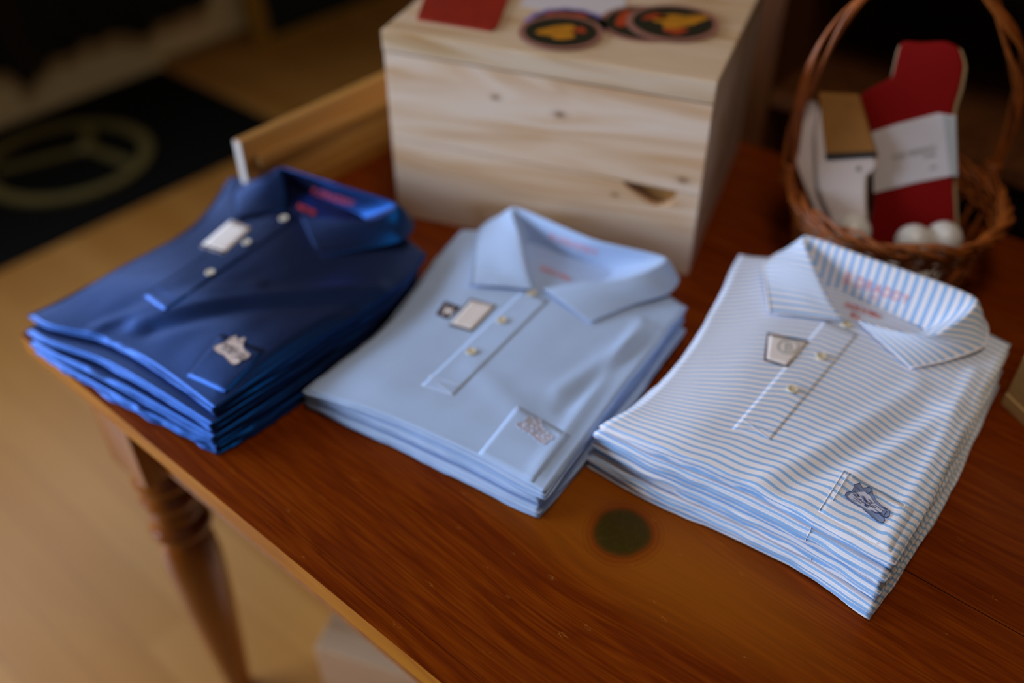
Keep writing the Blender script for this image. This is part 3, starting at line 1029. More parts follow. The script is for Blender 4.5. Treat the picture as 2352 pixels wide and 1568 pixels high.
lb = shirt_labels('plain light blue', 3) + ['plain light blue folded polo shirt with collar and brown bordered label, topmost of its stack']
rs = build_stack('lb', lblue, M_LBLUE, 11, 0.0075, lb, 'light blue polo shirts in the middle stack', relief_lb)
root, body = rs[-1]
T = [bvh_of(body)]
zt = LZ + .005
pl = patch('placket', [(1203, 664), (1262, 690), (1042, 908), (968, 884)], 8, 24, T, 0.0002, M_LBLUE, root)
T2 = T + [bvh_of(pl)]
stitches('placket_stitching', [(968, 884, 1042, 908), (985, 862, 1062, 886), (968, 884, 1062, 886), (985, 862, 1042, 908)], T2, M_STITCH, pl, 0.0003)
col = collar_mesh([
    ((1228, 668, .0005), (1226, 665, .006), (1080, 654, .003)),
    ((1225, 640, .0005), (1212, 625, .014), (1088, 600, .005)),
    ((1207, 575, .0005), (1196, 545, .026), (1104, 524, .007)),
    ((1215, 556, .0005), (1180, 474, .038), behind(1150, 485, .02, .004)),
    ((1310, 590, .0005), (1360, 548, .038), behind(1350, 545, .03, .004)),
    ((1405, 625, .0005), (1533, 592, .034), behind(1540, 592, .03, .004, Vector((.003, .010, 0)))),
    ((1370, 650, .0005), (1440, 640, .020), (1538, 672, .006)),
    ((1300, 655, .0005), (1340, 650, .014), (1450, 700, .004)),
    ((1248, 664, .0005), (1246, 664, .006), (1352, 741, .003))], zt, 'collar', M_LBLUE, root)
TC = [bvh_of(col)]
text_on('neck_print', 'B.DRADDY', [(1262, 548), (1372, 588), (1377, 575), (1268, 535)], TC, M_PINK_INK, col, 1.15, 0.01, 0.001)
text_on('neck_print', 'MADE IN PERU', [(1240, 620), (1308, 648), (1312, 638), (1246, 610)], TC + T, M_PINK_INK, col, 1.0, 0.01, 0.001)
for x, y in ((1222, 674), (1153, 737), (1083, 809)): button(x, y, T2, M_BUTTON_IV, pl)
tg = patch('size_label', [(1031, 748), (1083, 762), (1140, 702), (1080, 686)], 8, 8, T, 0.0005, M_TAGB, root)
tg['label'] = 'white label with dark brown border'
TT_ = T + [bvh_of(tg)]
patch('label_centre', [(1036, 743), (1084, 757), (1136, 702), (1083, 690)], 8, 8, TT_, 0.0003, M_TAGW, tg)
patch('label_tab', [(1001, 722), (1028, 733), (1058, 706), (1022, 692)], 5, 5, T, 0.0006, M_TAGB, tg)
text_on('label_print', 'M', [(1016, 721), (1034, 725), (1042, 708), (1026, 703)], T + [bvh_of(o) for o in tg.children if o.name.startswith('label_tab')], M_TAGW, tg, 1, 0.02)
pk = patch('pocket', [(1188, 930), (1310, 1000), (1224, 1108), (1098, 1042)], 12, 10, T, 0.0001, M_LBLUE, root)
emblem([(1190, 954), (1281, 957), (1267, 1022), (1175, 1018)], T + [bvh_of(pk)], M_THREAD_PALE, M_THREAD_PALE, M_THREAD_ICE, pk, inner=False)

# ---------------------------------------------------------------- stack 3: striped
SZ = 0.066
strp = Stack(4,
    [[(1382, 962, SZ - .002), (1512, 1022, SZ), (1724, 1108, SZ), (1892, 1195, SZ), (2058, 1284, SZ)],
     [(2058, 1284, SZ), (2110, 1190, SZ + .002), (2180, 1070, SZ + .004), (2262, 900, SZ + .006), (2325, 788, SZ + .006)],
     [(1702, 574, SZ + .004), (1860, 600, SZ + .008), (1990, 642, SZ + .009), (2130, 696, SZ + .009), (2325, 788, SZ + .006)],
     [(1382, 962, SZ - .002), (1480, 908, SZ), (1575, 808, SZ + .002), (1645, 690, SZ + .003), (1702, 574, SZ + .004)]],
    [[(1352, 1070, 0), (1490, 1150, 0), (1640, 1218, 0), (1840, 1318, 0), (2000, 1428, 0)],
     [(2000, 1428, 0), (2080, 1310, 0), (2180, 1140, 0), (2288, 905, 0)],
     [(1705, 660, 0), (2000, 760, 0), (2288, 905, 0)],
     [(1352, 1070, 0), (1480, 960, 0), (1600, 830, 0), (1705, 660, 0)]])


def relief_st(s, t):
    h = ridge(s, t, (0.55, 0.05), (0.80, 0.62), 0.035, 0.0022)
    h -= ridge(s, t, (0.63, 0.05), (0.86, 0.55), 0.03, 0.0018)
    h += ridge(s, t, (0.74, 0.12), (0.93, 0.60), 0.03, 0.0022)
    h += ridge(s, t, (0.95, 0.05), (0.94, 0.8), 0.02, 0.0025)
    h -= 0.003 * sstep(0.10, 0.0, t) + 0.005 * sstep(0.28, 0, s)
    return h


lb = shirt_labels('blue and white striped', 4) + ['blue and white striped folded polo shirt with collar and slate emblem, topmost of its stack']
rs3 = rs = build_stack('st', strp, M_STRIPE, 23, 0.006, lb, 'striped polo shirts in the right stack', relief_st, skew=0.10)
root, body = rs[-1]
T = [bvh_of(body)]
zt = SZ + .006
pl = patch('placket', [(1893, 735), (1972, 768), (1770, 1010), (1682, 984)], 10, 30, T, 0.0001, M_STRIPE, root, off=0.0001, body=body)
T2 = T + [bvh_of(pl)]
stitches('placket_stitching', [(1895, 738, 1684, 982)], T2, M_STITCH, pl, 0.0008)
stitches('box_stitching', [(1682, 984, 1770, 1010), (1702, 960, 1792, 985), (1682, 984, 1792, 985), (1702, 960, 1770, 1010)], T2, M_STITCH, pl, 0.0003)
col = collar_mesh([
    ((1942, 742, .0005), (1938, 738, .006), (1768, 718, .003)),
    ((1920, 715, .0005), (1905, 690, .014), (1760, 660, .006)),
    ((1893, 660, .0005), (1872, 615, .028), (1757, 604, .010)),
    ((1895, 655, .0005), (1848, 539, .040), behind(1815, 560, .02, .004)),
    ((1990, 695, .0005), (2000, 592, .040), behind(1990, 592, .03, .004)),
    ((2120, 755, .0005), (2245, 684, .036), behind(2250, 684, .03, .004, Vector((.003, .010, 0)))),
    ((2095, 765, .0005), (2150, 768, .022), (2262, 792, .006)),
    ((2030, 758, .0005), (2065, 762, .015), (2175, 828, .004)),
    ((1970, 738, .0005), (1968, 736, .006), (2090, 846, .003))], zt, 'collar', M_STRIPE_FINE, root)
TC = [bvh_of(col)]
text_on('neck_print', 'B.DRADDY', [(1938, 650), (2084, 700), (2092, 680), (1946, 624)], TC, M_PINK_INK, col, 1.25, 0.012, 0.001)
text_on('neck_print', 'XL', [(1998, 684), (2020, 693), (2024, 684), (2002, 675)], TC, M_PINK_INK, col, 1.3, 0.012, 0.001)
text_on('neck_print', 'MADE IN PERU', [(1938, 704), (2020, 732), (2024, 724), (1944, 694)], TC + T, M_RED_INK, col, 1.0, 0.0, 0.001)
text_on('neck_print', 'XL', [(1950, 727), (1975, 735), (1978, 726), (1954, 717)], TC + T, M_RED_INK, col, 1.2, 0.015, 0.001)
for x, y in ((1944, 747), (1886, 820), (1820, 896)): button(x, y, T2, M_BUTTON_IV, pl)
tg = patch('size_label', [(1754, 828), (1808, 844), (1858, 784), (1762, 764)], 8, 8, T, 0.0005, M_TAGB, root)
tg['label'] = 'off-white woven label with thin brown border'
TL_ = T + [bvh_of(tg)]
cen = patch('label_centre', [(1761, 824), (1807, 839), (1858, 787), (1766, 769)], 8, 8, TL_, 0.0003, M_TAGW, tg)
TL3 = TL_ + [bvh_of(cen)]
ringv = [(0.5 + 0.5 * math.cos(a) * r_, 0.5 + 0.5 * math.sin(a) * r_) for r_ in (1.0, 0.84) for a in [2 * PI * k / 28 for k in range(28)]]
ringf = [(k, (k + 1) % 28, 28 + (k + 1) % 28, 28 + k) for k in range(28)]
LQ = [(1784, 813), (1834, 813), (1836, 779), (1784, 779)]
patch_verts('label_ring', ringv, ringf, lambda a, b: quad_px(LQ, a, b), TL3, 0.0004, M_TAGINK, tg)
text_on('label_letter', 'B', [(1801, 806), (1818, 806), (1820, 786), (1803, 786)], TL3, M_TAGINK, tg, 1, 0.0)
pk = patch('pocket', [(1938, 1079), (2100, 1172), (2046, 1268), (1880, 1174)], 14, 10, T, 0.0001, M_STRIPE, root, off=0.0001, body=body)
TP = T + [bvh_of(pk)]
for (r_, b_), ln in ((rs3[2], (1866, 1206, 1850, 1242)), (rs3[1], (1864, 1282, 1853, 1306))):
    stitches('pocket_hem', [ln], [bvh_of(b_)], M_STITCH, r_, 0.00035)
stitches('pocket_stitching', [(1939, 1080, 1881, 1173), (1950, 1086, 1938, 1106), (1938, 1106, 1912, 1150)], TP, M_STITCH, pk, 0.0003)
emblem([(1938, 1108), (2044, 1112), (2044, 1202), (1942, 1200)], TP, M_THREAD_MID, M_THREAD_ICE, M_THREAD_INK, pk, wide=0.0003, hatch=46)


# ------------------------------------------------------------------ pine box with lid
def pine_box(name, corner, ang, w_, d_, h_, lid, z0, label, m_body, m_lid, notch=True, split=0.5):
    t = thing(name, (corner[0], corner[1], z0), label, 'box', None, ang)
    M = t.matrix_world.copy()
    bh = h_ - lid - 0.0015
    th = 0.014
    bm = bmesh.new()
    sp = bh * split
    if notch:
        # lower front board with a leaf-shaped finger notch cut from its top edge
        nx0, nx1 = w_ * 0.765, w_ * 0.935
        prof = [(nx0, sp)]
        for k in range(1, 12):
            q = k / 12; prof.append((nx0 + (nx1 - nx0) * q, sp - 0.002 - 0.032 * (math.sin(PI * min(1, q * 0.93)) ** 0.8) * (0.35 + 0.65 * q)))
        prof.append((nx1, sp - 0.002 if False else sp))
        pol = [(0, 0), (w_, 0), (w_, sp)] + prof[::-1] + [(0, sp)]
        fr = [bm.verts.new((x, 0, z)) for x, z in pol]; bkv = [bm.verts.new((x, th, z)) for x, z in pol]
        bm.faces.new(fr); bm.faces.new(bkv[::-1])
        for k in range(len(pol)):
            bm.faces.new((fr[k], bkv[k], bkv[(k + 1) % len(pol)], fr[(k + 1) % len(pol)]))
    else:
        add_box(bm, (0, 0, 0), (w_, th, sp), 0.001)
    add_box(bm, (0, 0, sp + 0.0008), (w_, th, bh), 0.001)
    o = obj('front_boards', bm, m_body, None, smooth=False); o.parent = t
    bm = bmesh.new()
    add_box(bm, (0, th, 0), (th, d_, bh), 0.001)
    add_box(bm, (w_ - th, th, 0), (w_, d_, bh), 0.001)
    add_box(bm, (th, d_ - th, 0), (w_ - th, d_, bh), 0.001)
    add_box(bm, (th, th, 0), (w_ - th, d_ - th, th))
    o = obj('case', bm, m_body, None, smooth=False); o.parent = t
    if notch:
        bm = bmesh.new(); add_box(bm, (nx0 - .005, th, sp - 0.05), (nx1 + .005, th + 0.01, sp + 0.004), 0.0)
        o = obj('handle_backing', bm, M_KNOT, None, smooth=False); o.parent = t
    bm = bmesh.new(); add_box(bm, (-0.001, -0.001, bh + 0.0015), (w_ + 0.001, d_, h_), 0.002)
    o = obj('lid', bm, m_lid, None, smooth=False); o.parent = t
    return t


M_KNOT = plain('amber_knot_wood', (0.34, 0.17, 0.05, 1), 0.5, nz=0.4, nscale=70)
c0 = at(915, 490, 0)
BA = math.atan2(0.601 - 0.466, 0.529 - 0.150)
BH = 0.258
pb = pine_box('pine_box', (0.150, 0.466), BA, 0.402, 0.34, BH, 0.026, TT, 'pale raw pine box with a lid and finger notch, standing behind the light blue shirts', M_PINE, M_PINE2)
bpy.context.view_layer.update()
pine_box('wooden_crate', (0.285, 0.112), math.radians(21.9), 0.42, 0.30, 0.262, 0.03, 0.0, 'orange tinted pine box with a lid standing on the floor under the table', M_CARTON, M_CARTON, notch=False)
pc = at(2297, 927, 0)
cr = thing('pine_crate', (pc.x, pc.y, TT), 'aged pine box at the right edge of the table beside the striped shirts', 'box', None, math.radians(-72 + 40.3 + 0))
bm = bmesh.new()
add_box(bm, (0, 0, 0), (0.30, 0.014, 0.016), 0.0015); add_box(bm, (0, 0.002, 0.017), (0.30, 0.014, 0.15), 0.001)
add_box(bm, (0, 0.014, 0), (0.014, 0.20, 0.15), 0.001); add_box(bm, (0.286, 0.014, 0), (0.30, 0.20, 0.15), 0.001)
add_box(bm, (0.014, 0.186, 0), (0.286, 0.20, 0.15), 0.001); add_box(bm, (0.014, 0.014, 0), (0.286, 0.186, 0.012))
o = obj('case', bm, M_CRATE, None, smooth=False); o.parent = cr
bm = bmesh.new(); add_box(bm, (-0.001, -0.001, 0.1505), (0.301, 0.201, 0.166), 0.002)
o = obj('lid', bm, M_CRATE, None, smooth=False); o.parent = cr


# things on the lid of the pine box
def lid_poly(name, pts, z, th, mat, parent=None, bev=0.0):
    bm = bmesh.new()
    P = [at(x, y, z) for x, y in pts]
    a = [bm.verts.new(p) for p in P]; b = [bm.verts.new(p + Vector((0, 0, th))) for p in P]
    bm.faces.new(a); bm.faces.new(b[::-1])
    for k in range(len(P)): bm.faces.new((a[k], a[(k + 1) % len(P)], b[(k + 1) % len(P)], b[k]))
    return obj(name, bm, mat, parent, smooth=False)


LIDZ = BH + 0.0002
def disc(cx, cy, z, r, n=40, scal=0.0, k0=14):
    return [Vector((cx + (r + scal * math.cos(k0 * 2 * PI * k / n)) * math.cos(2 * PI * k / n), cy + (r + scal * math.cos(k0 * 2 * PI * k / n)) * math.sin(2 * PI * k / n), z)) for k in range(n)]


def flat(name, P, th, mat, parent=None):
    bm = bmesh.new()
    a = [bm.verts.new(p) for p in P]; b = [bm.verts.new(p + Vector((0, 0, th))) for p in P]
    bm.faces.new(a); bm.faces.new(b[::-1])
    for k in range(len(P)): bm.faces.new((a[k], a[(k + 1) % len(P)], b[(k + 1) % len(P)], b[k]))
    return obj(name, bm, mat, parent, smooth=False)


# red leather coaster
o = lid_poly('leather_patch', [(958, 46), (1128, 74), (1142, 66), (1172, -8), (1160, -30), (985, -32)], LIDZ, 0.003, M_LEATHER)
tag(o, 'red leather square lying on the left of the pine box lid', 'leather patch')
o = lid_poly('paper_card', [(1196, 14), (1398, 46), (1440, 10), (1420, -30), (1220, -40)], LIDZ, 0.0008, M_PAPER)
tag(o, 'white paper card lying behind the round stickers on the lid', 'card')


def sticker(cpx, r, z, label, img, rim, scal=0.0, group='round stickers on the pine box', tilt=0.0):
    c = at(cpx[0], cpx[1], z)
    o = flat('round_sticker', disc(c.x, c.y, c.z, r, 84, scal), 0.0008, rim)
    tag(o, label, 'sticker', group)
    ins = flat('dark_field', disc(c.x, c.y, c.z + 0.0009, r * 0.86, 48), 0.0003, M_STK_DARK, o)
    for (dx, dy, a, b, rot, m) in img:
        P = []
        for k in range(26):
            q = 2 * PI * k / 26
            rr = 1 + 0.22 * math.sin(3 * q + dx * 9) + 0.10 * math.sin(5 * q + dy * 7)
            x = a * rr * math.cos(q); y = b * rr * math.sin(q)
            x, y = x * math.cos(rot) - y * math.sin(rot), x * math.sin(rot) + y * math.cos(rot)
            w_ = RT * (dx * r + x * r) + Vector((-RT.y, RT.x, 0)) * (dy * r + y * r)
            P.append(Vector((c.x + w_.x, c.y + w_.y, c.z + 0.0013)))
        flat('printed_shape', P, 0.0002, m, ins)
    return o


IMG1 = [(-0.05, -0.05, 0.42, 0.40, 0.3, M_STK_YEL), (0.45, 0.05, 0.16, 0.14, 0, M_STK_ORG)]
IMG2 = [(0.15, 0.05, 0.55, 0.34, 0.25, M_STK_YEL), (-0.35, 0.25, 0.26, 0.14, 0, M_STK_ORG), (0.0, -0.5, 0.25, 0.14, 0, M_STK_ORG)]
IMG3 = [(-0.35, 0.15, 0.28, 0.42, 0.0, M_STK_ORG), (0.1, 0.45, 0.4, 0.18, 0, M_STK_ORG)]
sticker((1300, 56), 0.050, LIDZ + 0.0002, 'round sticker with violet scalloped rim, underneath the left pair', IMG3, M_STK_VIO, 0.0016)
sticker((1288, 74), 0.050, LIDZ + 0.0022, 'round sticker with an amber blob on black, uppermost of the left pair', IMG1, M_STK_RIM)
sticker((1482, 54), 0.056, LIDZ + 0.0002, 'round sticker with orange print half hidden, underneath the right pair', IMG3, M_STK_RIM)
sticker((1545, 52), 0.056, LIDZ + 0.0022, 'round sticker with large amber shape on black, uppermost of the right pair', IMG2, M_STK_RIM)

# ------------------------------------------------------------------ wicker basket
BC = Vector((0.695, 0.785, 0)); BR = 0.124; BZ = 0.098
bt = thing('wicker_basket', (BC.x, BC.y, TT), 'brown wicker basket with tall twisted handle holding socks and golf balls', 'basket')
rnd = random.Random(2)


def circ(r, z, n=72, wr=0.0, wz=0.0, ph=0.0, fr=1.0):
    P = []
    for k in range(n):
        a = 2 * PI * k / n
        rr = r + wr * math.sin(fr * a + ph); zz = z + wz * math.cos(fr * a + ph)
        P.append(Vector((BC.x + rr * math.cos(a), BC.y + rr * math.sin(a), TT + zz)))
    return P


bm = bmesh.new()
for k in range(11):
    tube(bm, circ(BR + rnd.uniform(-.003, .003), BZ + rnd.uniform(-.006, .006), 96, 0.0045, 0.0055, rnd.uniform(0, 6.28), rnd.choice([7, 9, 11, 13])), 0.0019, 5, True)
obj('rim', bm, M_WICKER, bt)
bm = bmesh.new()
NS = 30
for k in range(NS):
    a = 2 * PI * k / NS
    for sg in (-1, 1):
        pts = []
        for m in range(7):
            q = m / 6; r_ = 0.098 + (BR - 0.098) * q ** 0.8
            aa = a + sg * (0.10 * (1 - 2 * abs(q - 0.5)))
            pts.append(Vector((BC.x + r_ * math.cos(aa), BC.y + r_ * math.sin(aa), TT + 0.006 + (BZ - 0.006) * q)))
        tube(bm, pts, 0.0016, 5)
obj('wicker_stakes', bm, M_WICKER, bt)
bm = bmesh.new()
for z, n_ in ((0.006, 0), (0.011, 1), (0.016, 0), (0.021, 1), (0.026, 0), (0.070, 1), (0.075, 0), (0.080, 1), (0.085, 0), (0.090, 1)):
    q = z / BZ; r_ = 0.098 + (BR - 0.098) * q ** 0.8
    tube(bm, circ(r_, z, 120, 0.0025, 0.0, PI * n_, NS / 2), 0.0023, 5, True)
obj('wicker_sides', bm, M_WICKER, bt)
bm = bmesh.new()
lathe(bm, [(0.001, TT + 0.0006), (0.100, TT + 0.0006), (0.101, TT + 0.004), (0.098, TT + 0.006), (0.001, TT + 0.006)], BC.x, BC.y, 48)
obj('base', bm, M_WICKER, bt)
# handle: two strands twisted together in an arch from rim to rim
hl = at(1812, 395, BZ); hr = at(2275, 395, BZ)
hd = (hr - hl); hw = hd.length / 2; hd.normalize(); hc = (hl + hr) / 2
nrm = Vector((-hd.y, hd.x, 0))
bm = bmesh.new()
HH = 0.262
for s_ in range(6):
    pts = []
    for k in range(121):
        q = k / 120; a = PI * q
        x = -math.cos(a) * hw * (1 + (0.13 if q < 0.5 else 0.13) * math.sin(a) ** 0.7); z = HH * math.sin(a) ** 0.85 * (1 - 0.20 * sstep(0.40, 0.80, q))
        x += -0.004 * math.sin(2 * a)
        tw = 5.0 * PI * q + (s_ // 3) * PI + (s_ % 3) * 0.55
        op = 0.0052 + 0.0028 * math.sin(3 * PI * q + 0.6)
        rad = Vector((-math.cos(a) * hd.x, -math.cos(a) * hd.y, math.sin(a)))
        p = hc + hd * x + Vector((0, 0, z)) + rad * (op * math.cos(tw)) + nrm * (op * math.sin(tw))
        pts.append(p)
    tube(bm, pts, 0.0024, 6)
for e_ in (hl, hr):   # wrapped ends
    for k in range(7):
        z = -0.012 + k * 0.004
        pts = [e_ + hd * (0.009 * math.cos(b_)) + nrm * (0.009 * math.sin(b_)) + Vector((0, 0, z)) for b_ in [2 * PI * m / 14 for m in range(14)]]
        tube(bm, pts, 0.0020, 5, True)
obj('handle', bm, M_WICKER, bt)


# golf balls
def ball_mesh():
    bm = bmesh.new()
    bmesh.ops.create_icosphere(bm, subdivisions=4, radius=0.0214)
    n = 180; ga = PI * (3 - 5 ** 0.5); D = []
    for k in range(n):
        z = 1 - 2 * (k + 0.5) / n; r_ = math.sqrt(1 - z * z); D.append(Vector((r_ * math.cos(ga * k), r_ * math.sin(ga * k), z)))
    kd = __import__('mathutils').kdtree.KDTree(n)
    for i, d in enumerate(D): kd.insert(d, i)
    kd.balance()
    for v in bm.verts:
        u = v.co.normalized(); _, _, ds = kd.find(u)
        v.co -= u * 0.0004 * max(0, 1 - (ds / 0.11) ** 2)
    me = bpy.data.meshes.new('golf_ball'); bm.to_mesh(me); bm.free()
    for p in me.polygons: p.use_smooth = True
    me.materials.append(M_BALL); return me


BM_ = ball_mesh()
def ball(p, label):
    o = bpy.data.objects.new('golf_ball', BM_); COL.objects.link(o); o.location = p
    o.rotation_euler = (rnd.uniform(0, 3), rnd.uniform(0, 3), 0)
    tag(o, label, 'golf ball', 'golf balls in the basket'); return o


ball(at(1958, 533, 0.072), 'white golf ball below the white socks, leftmost in the basket')
ball(at(2098, 556, 0.072), 'white golf ball in front of the red socks, bluish left side')
ball(at(2166, 549, 0.074), 'white golf ball in front of the red socks, rightmost of the upper ones')
for k, (a, r_) in enumerate(((-2.75, 0.070), (-2.10, 0.072), (-1.55, 0.072), (-1.0, 0.072), (-0.45, 0.070), (0.2, 0.070))):
    ball((BC.x + r_ * math.cos(a), BC.y + r_ * math.sin(a), TT + 0.0285), 'white golf ball glimpsed through the lower basket weave')


# ------------------------------------------------------------------ socks standing in the basket
def slab(name, px, p0, n, depth0, th, mat, parent, bev=0.004, seg=3, puff=0.0):
    """solid piece whose face is the outline px on the plane (p0, n), set back by depth0, th thick"""
    P = catmull_closed([at_plane(x, y, Vector(p0) - n * depth0, n) for x, y in px], 5) if bev > 0.002 else [at_plane(x, y, Vector(p0) - n * depth0, n) for x, y in px]
    bm = bmesh.new()
    a = [bm.verts.new(p) for p in P]; b = [bm.verts.new(p - n * th) for p in P]
    f1 = bm.faces.new(a); bm.faces.new(b[::-1])
    for k in range(len(P)): bm.faces.new((a[k], a[(k + 1) % len(P)], b[(k + 1) % len(P)], b[k]))
    bmesh.ops.recalc_face_normals(bm, faces=bm.faces)
    o = obj(name, bm, mat, parent, smooth=bev > 0.002)
    if bev > 0:
        m = o.modifiers.new('round', 'BEVEL'); m.width = bev; m.segments = seg; m.limit_method = 'ANGLE'; m.angle_limit = math.radians(50)
    return o


def catmull_closed(P, k):
    n = len(P); out = []
    for i in range(n):
        a, b, c, d = P[i - 1], P[i], P[(i + 1) % n], P[(i + 2) % n]
        for m in range(k):
            t_ = m / k
            cr = 0.5 * ((2 * b) + (c - a) * t_ + (2 * a - 5 * b + 4 * c - d) * t_ * t_ + (3 * b - a - 3 * c + d) * t_ ** 3)
            out.append(cr.lerp(b.lerp(c, t_), 0.4))
    return out


n1 = Vector((0.30, -0.90, 0.30)).normalized()
p1 = at(2100, 545, 0.055)
rt = thing('red_socks', (p1.x, p1.y, TT + 0.012), 'pair of red socks in a white paper band, standing upright in the basket', 'socks')
RED = [(2072, 97), (2120, 98), (2172, 96), (2202, 110), (2214, 150), (2206, 200), (2190, 255), (2188, 330), (2190, 420), (2194, 500), (2196, 590), (2100, 610), (2005, 600), (1994, 540), (2006, 470),
       (2010, 400), (2002, 320), (1985, 262), (1974, 222), (2010, 198), (2048, 178), (2058, 140)]
CRM = [(x + (5 if x > 2120 else -6), y + 2) for x, y in RED]
slab('front_sock', RED, p1, n1, 0.0, 0.010, M_REDSOCK, rt, 0.004)
slab('rear_sock', [(x + 2, y + 3) for x, y in CRM], p1, n1, 0.0115, 0.009, M_CREAM, rt, 0.003)
bnd = slab('paper_band', [(2001, 305), (2060, 285), (2155, 260), (2196, 267), (2200, 405), (2186, 404), (2100, 420), (2006, 444)], p1 + n1 * 0.0016, n1, 0.0, 0.024, M_PAPER, rt, 0.0008, 2)
slab('band_panel', [(2166, 264), (2194, 270), (2197, 402), (2182, 402)], p1 + n1 * 0.0022, n1, 0.0, 0.0005, M_TAGINK, bnd, 0)
bnd['label'] = 'white paper band with grey print'


def plane_text(name, txt, q, p0, n, mat, parent, spacing=1.0, bold=0.0):
    vs, fs = text_mesh(txt, spacing, bold)
    bm = bmesh.new()
    V = []
    for a, b in vs:
        x, y = quad_px(q, a, b); V.append(bm.verts.new(at_plane(x, y, p0, n)))
    for f in fs:
        try: bm.faces.new([V[i] for i in f])
        except ValueError: pass
    r_ = bmesh.ops.extrude_face_region(bm, geom=list(bm.faces))
    bmesh.ops.translate(bm, vec=-n * 0.0004, verts=[v for v in r_['geom'] if isinstance(v, bmesh.types.BMVert)])
    return obj(name, bm, mat, parent, smooth=False)


pb_ = p1 + n1 * 0.0021
plane_text('band_print', 'THE MERINO', [(2048, 370), (2150, 344), (2149, 332), (2047, 358)], pb_, n1, M_GREYPRINT, bnd)
plane_text('band_print', 'SOCK', [(2122, 364), (2150, 358), (2149, 349), (2121, 355)], pb_, n1, M_GREYPRINT, bnd)
plane_text('band_print', 'M', [(2138, 391), (2150, 388), (2149, 379), (2137, 382)], pb_, n1, M_GREYPRINT, bnd)

n2 = Vector((0.10, -0.90, 0.42)).normalized()
p2 = at(1960, 505, 0.080)
wt = thing('white_socks', (p2.x, p2.y, TT + 0.012), 'pair of white socks in a brown kraft band, leaning at the left of the basket', 'socks')
slab('rear_sock', [(1846, 240), (1862, 232), (1880, 240), (1888, 300), (1897, 380), (1912, 440), (1925, 510), (1935, 575), (1890, 520), (1862, 462), (1842, 415), (1828, 370), (1826, 300)], p2, n2, 0.0115, 0.010, M_WHITESOCK, wt, 0.004)
slab('front_sock', [(1888, 225), (1960, 225), (1985, 300), (2012, 372), (2008, 392), (1990, 408), (1988, 470), (1990, 560), (1930, 570), (1905, 500), (1880, 440), (1872, 380), (1870, 300)], p2, n2, 0.0, 0.011, M_WHITESOCK, wt, 0.004)
kb = slab('kraft_band', [(1880, 211), (1970, 216), (1992, 290), (2014, 360), (1898, 368), (1890, 300)], p2 + n2 * 0.0014, n2, 0.0, 0.014, M_KRAFT, wt, 0.0008, 2)
kb['label'] = 'brown kraft paper band with a black edge'
slab('band_stripe', [(1895, 352), (2011, 347), (2014, 360), (1898, 368)], p2 + n2 * 0.0022, n2, 0.0, 0.0006, M_BLACK, kb, 0)
slab('sock_logo', [(1966, 382), (1976, 380), (1978, 392), (1968, 394)], p2 + n2 * 0.0008, n2, 0.0, 0.0006, M_GREYPRINT, wt, 0)

# ------------------------------------------------------------------ floor things at the left
mt = bmesh.new(); add_box(mt, (-2.10, -0.6, 0.0), (-1.345, 1.38, 0.006), 0.002)
o = obj('floor_mat', mt, M_MAT, None, smooth=False); tag(o, 'black floor mat lying along the cream wall', 'mat')
mt = bmesh.new()
RC = Vector((-1.725, 0.80, 0.0066))
n = 96
R0, R1 = 0.255, 0.215
for (ra, rb) in ((R0, R1),):
    V = [[mt.verts.new((RC.x + r_ * math.cos(2 * PI * k / n), RC.y + r_ * math.sin(2 * PI * k / n), z)) for k in range(n)] for r_, z in ((ra, RC.z), (ra, RC.z + .012), (rb, RC.z + .012), (rb, RC.z))]
    for a, b in zip(V, V[1:] + V[:1]):
        for k in range(n): mt.faces.new((a[k], a[(k + 1) % n], b[(k + 1) % n], b[k]))
ro = thing('metal_ring_stand', (RC.x, RC.y, 0.0062), 'dull brass coloured ring with three spokes lying on the black mat', 'ring stand')
obj('ring', mt, M_RING, ro, smooth=False)
hub = Vector((-1.743, 0.88, RC.z))
mt = bmesh.new(); lathe(mt, [(0.03, hub.z), (0.034, hub.z + 0.012), (0.022, hub.z + 0.022), (0.001, hub.z + 0.024)], hub.x, hub.y, 24)
obj('hub', mt, M_RING, ro)
for tx, ty in ((-1.826, 0.625), (-1.56, 0.915), (-1.90, 0.975)):
    d = Vector((tx, ty, 0)) - Vector((hub.x, hub.y, 0)); L = d.length; a = math.atan2(d.y, d.x)
    from mathutils import Matrix
    mt = bmesh.new(); add_box(mt, (0.02, -0.018, 0), (L, 0.018, 0.010), 0.002, Matrix.Translation(hub) @ Matrix.Rotation(a, 4, 'Z'))
    obj('spoke', mt, M_RING, ro, smooth=False)

# framed board standing on the floor
bp0 = Vector((-1.945, 1.72, 0)); brd = thing('framed_board', (-1.94, 2.1, 0), 'dark green board in an ochre wooden frame leaning against the wall', 'board')
def board_box(name, y0, y1, z0, z1, x0, x1, mat):
    bm = bmesh.new(); add_box(bm, (x0, y0, z0), (x1, y1, z1), 0.002)
    for v in bm.verts: v.co.x -= v.co.z * 0.10
    return obj(name, bm, mat, brd, smooth=False)
board_box('green_panel', 1.75, 2.72, 0.03, 1.0, -1.955, -1.945, M_GREENBOARD)
board_box('frame_side', 1.70, 1.765, 0.001, 1.03, -1.965, -1.935, M_GOLDFRAME)
board_box('frame_side', 2.705, 2.75, 0.001, 1.03, -1.965, -1.935, M_GOLDFRAME)
board_box('frame_bottom', 1.765, 2.705, 0.001, 0.035, -1.965, -1.935, M_GOLDFRAME)
board_box('frame_top', 1.765, 2.705, 0.985, 1.03, -1.965, -1.935, M_GOLDFRAME)

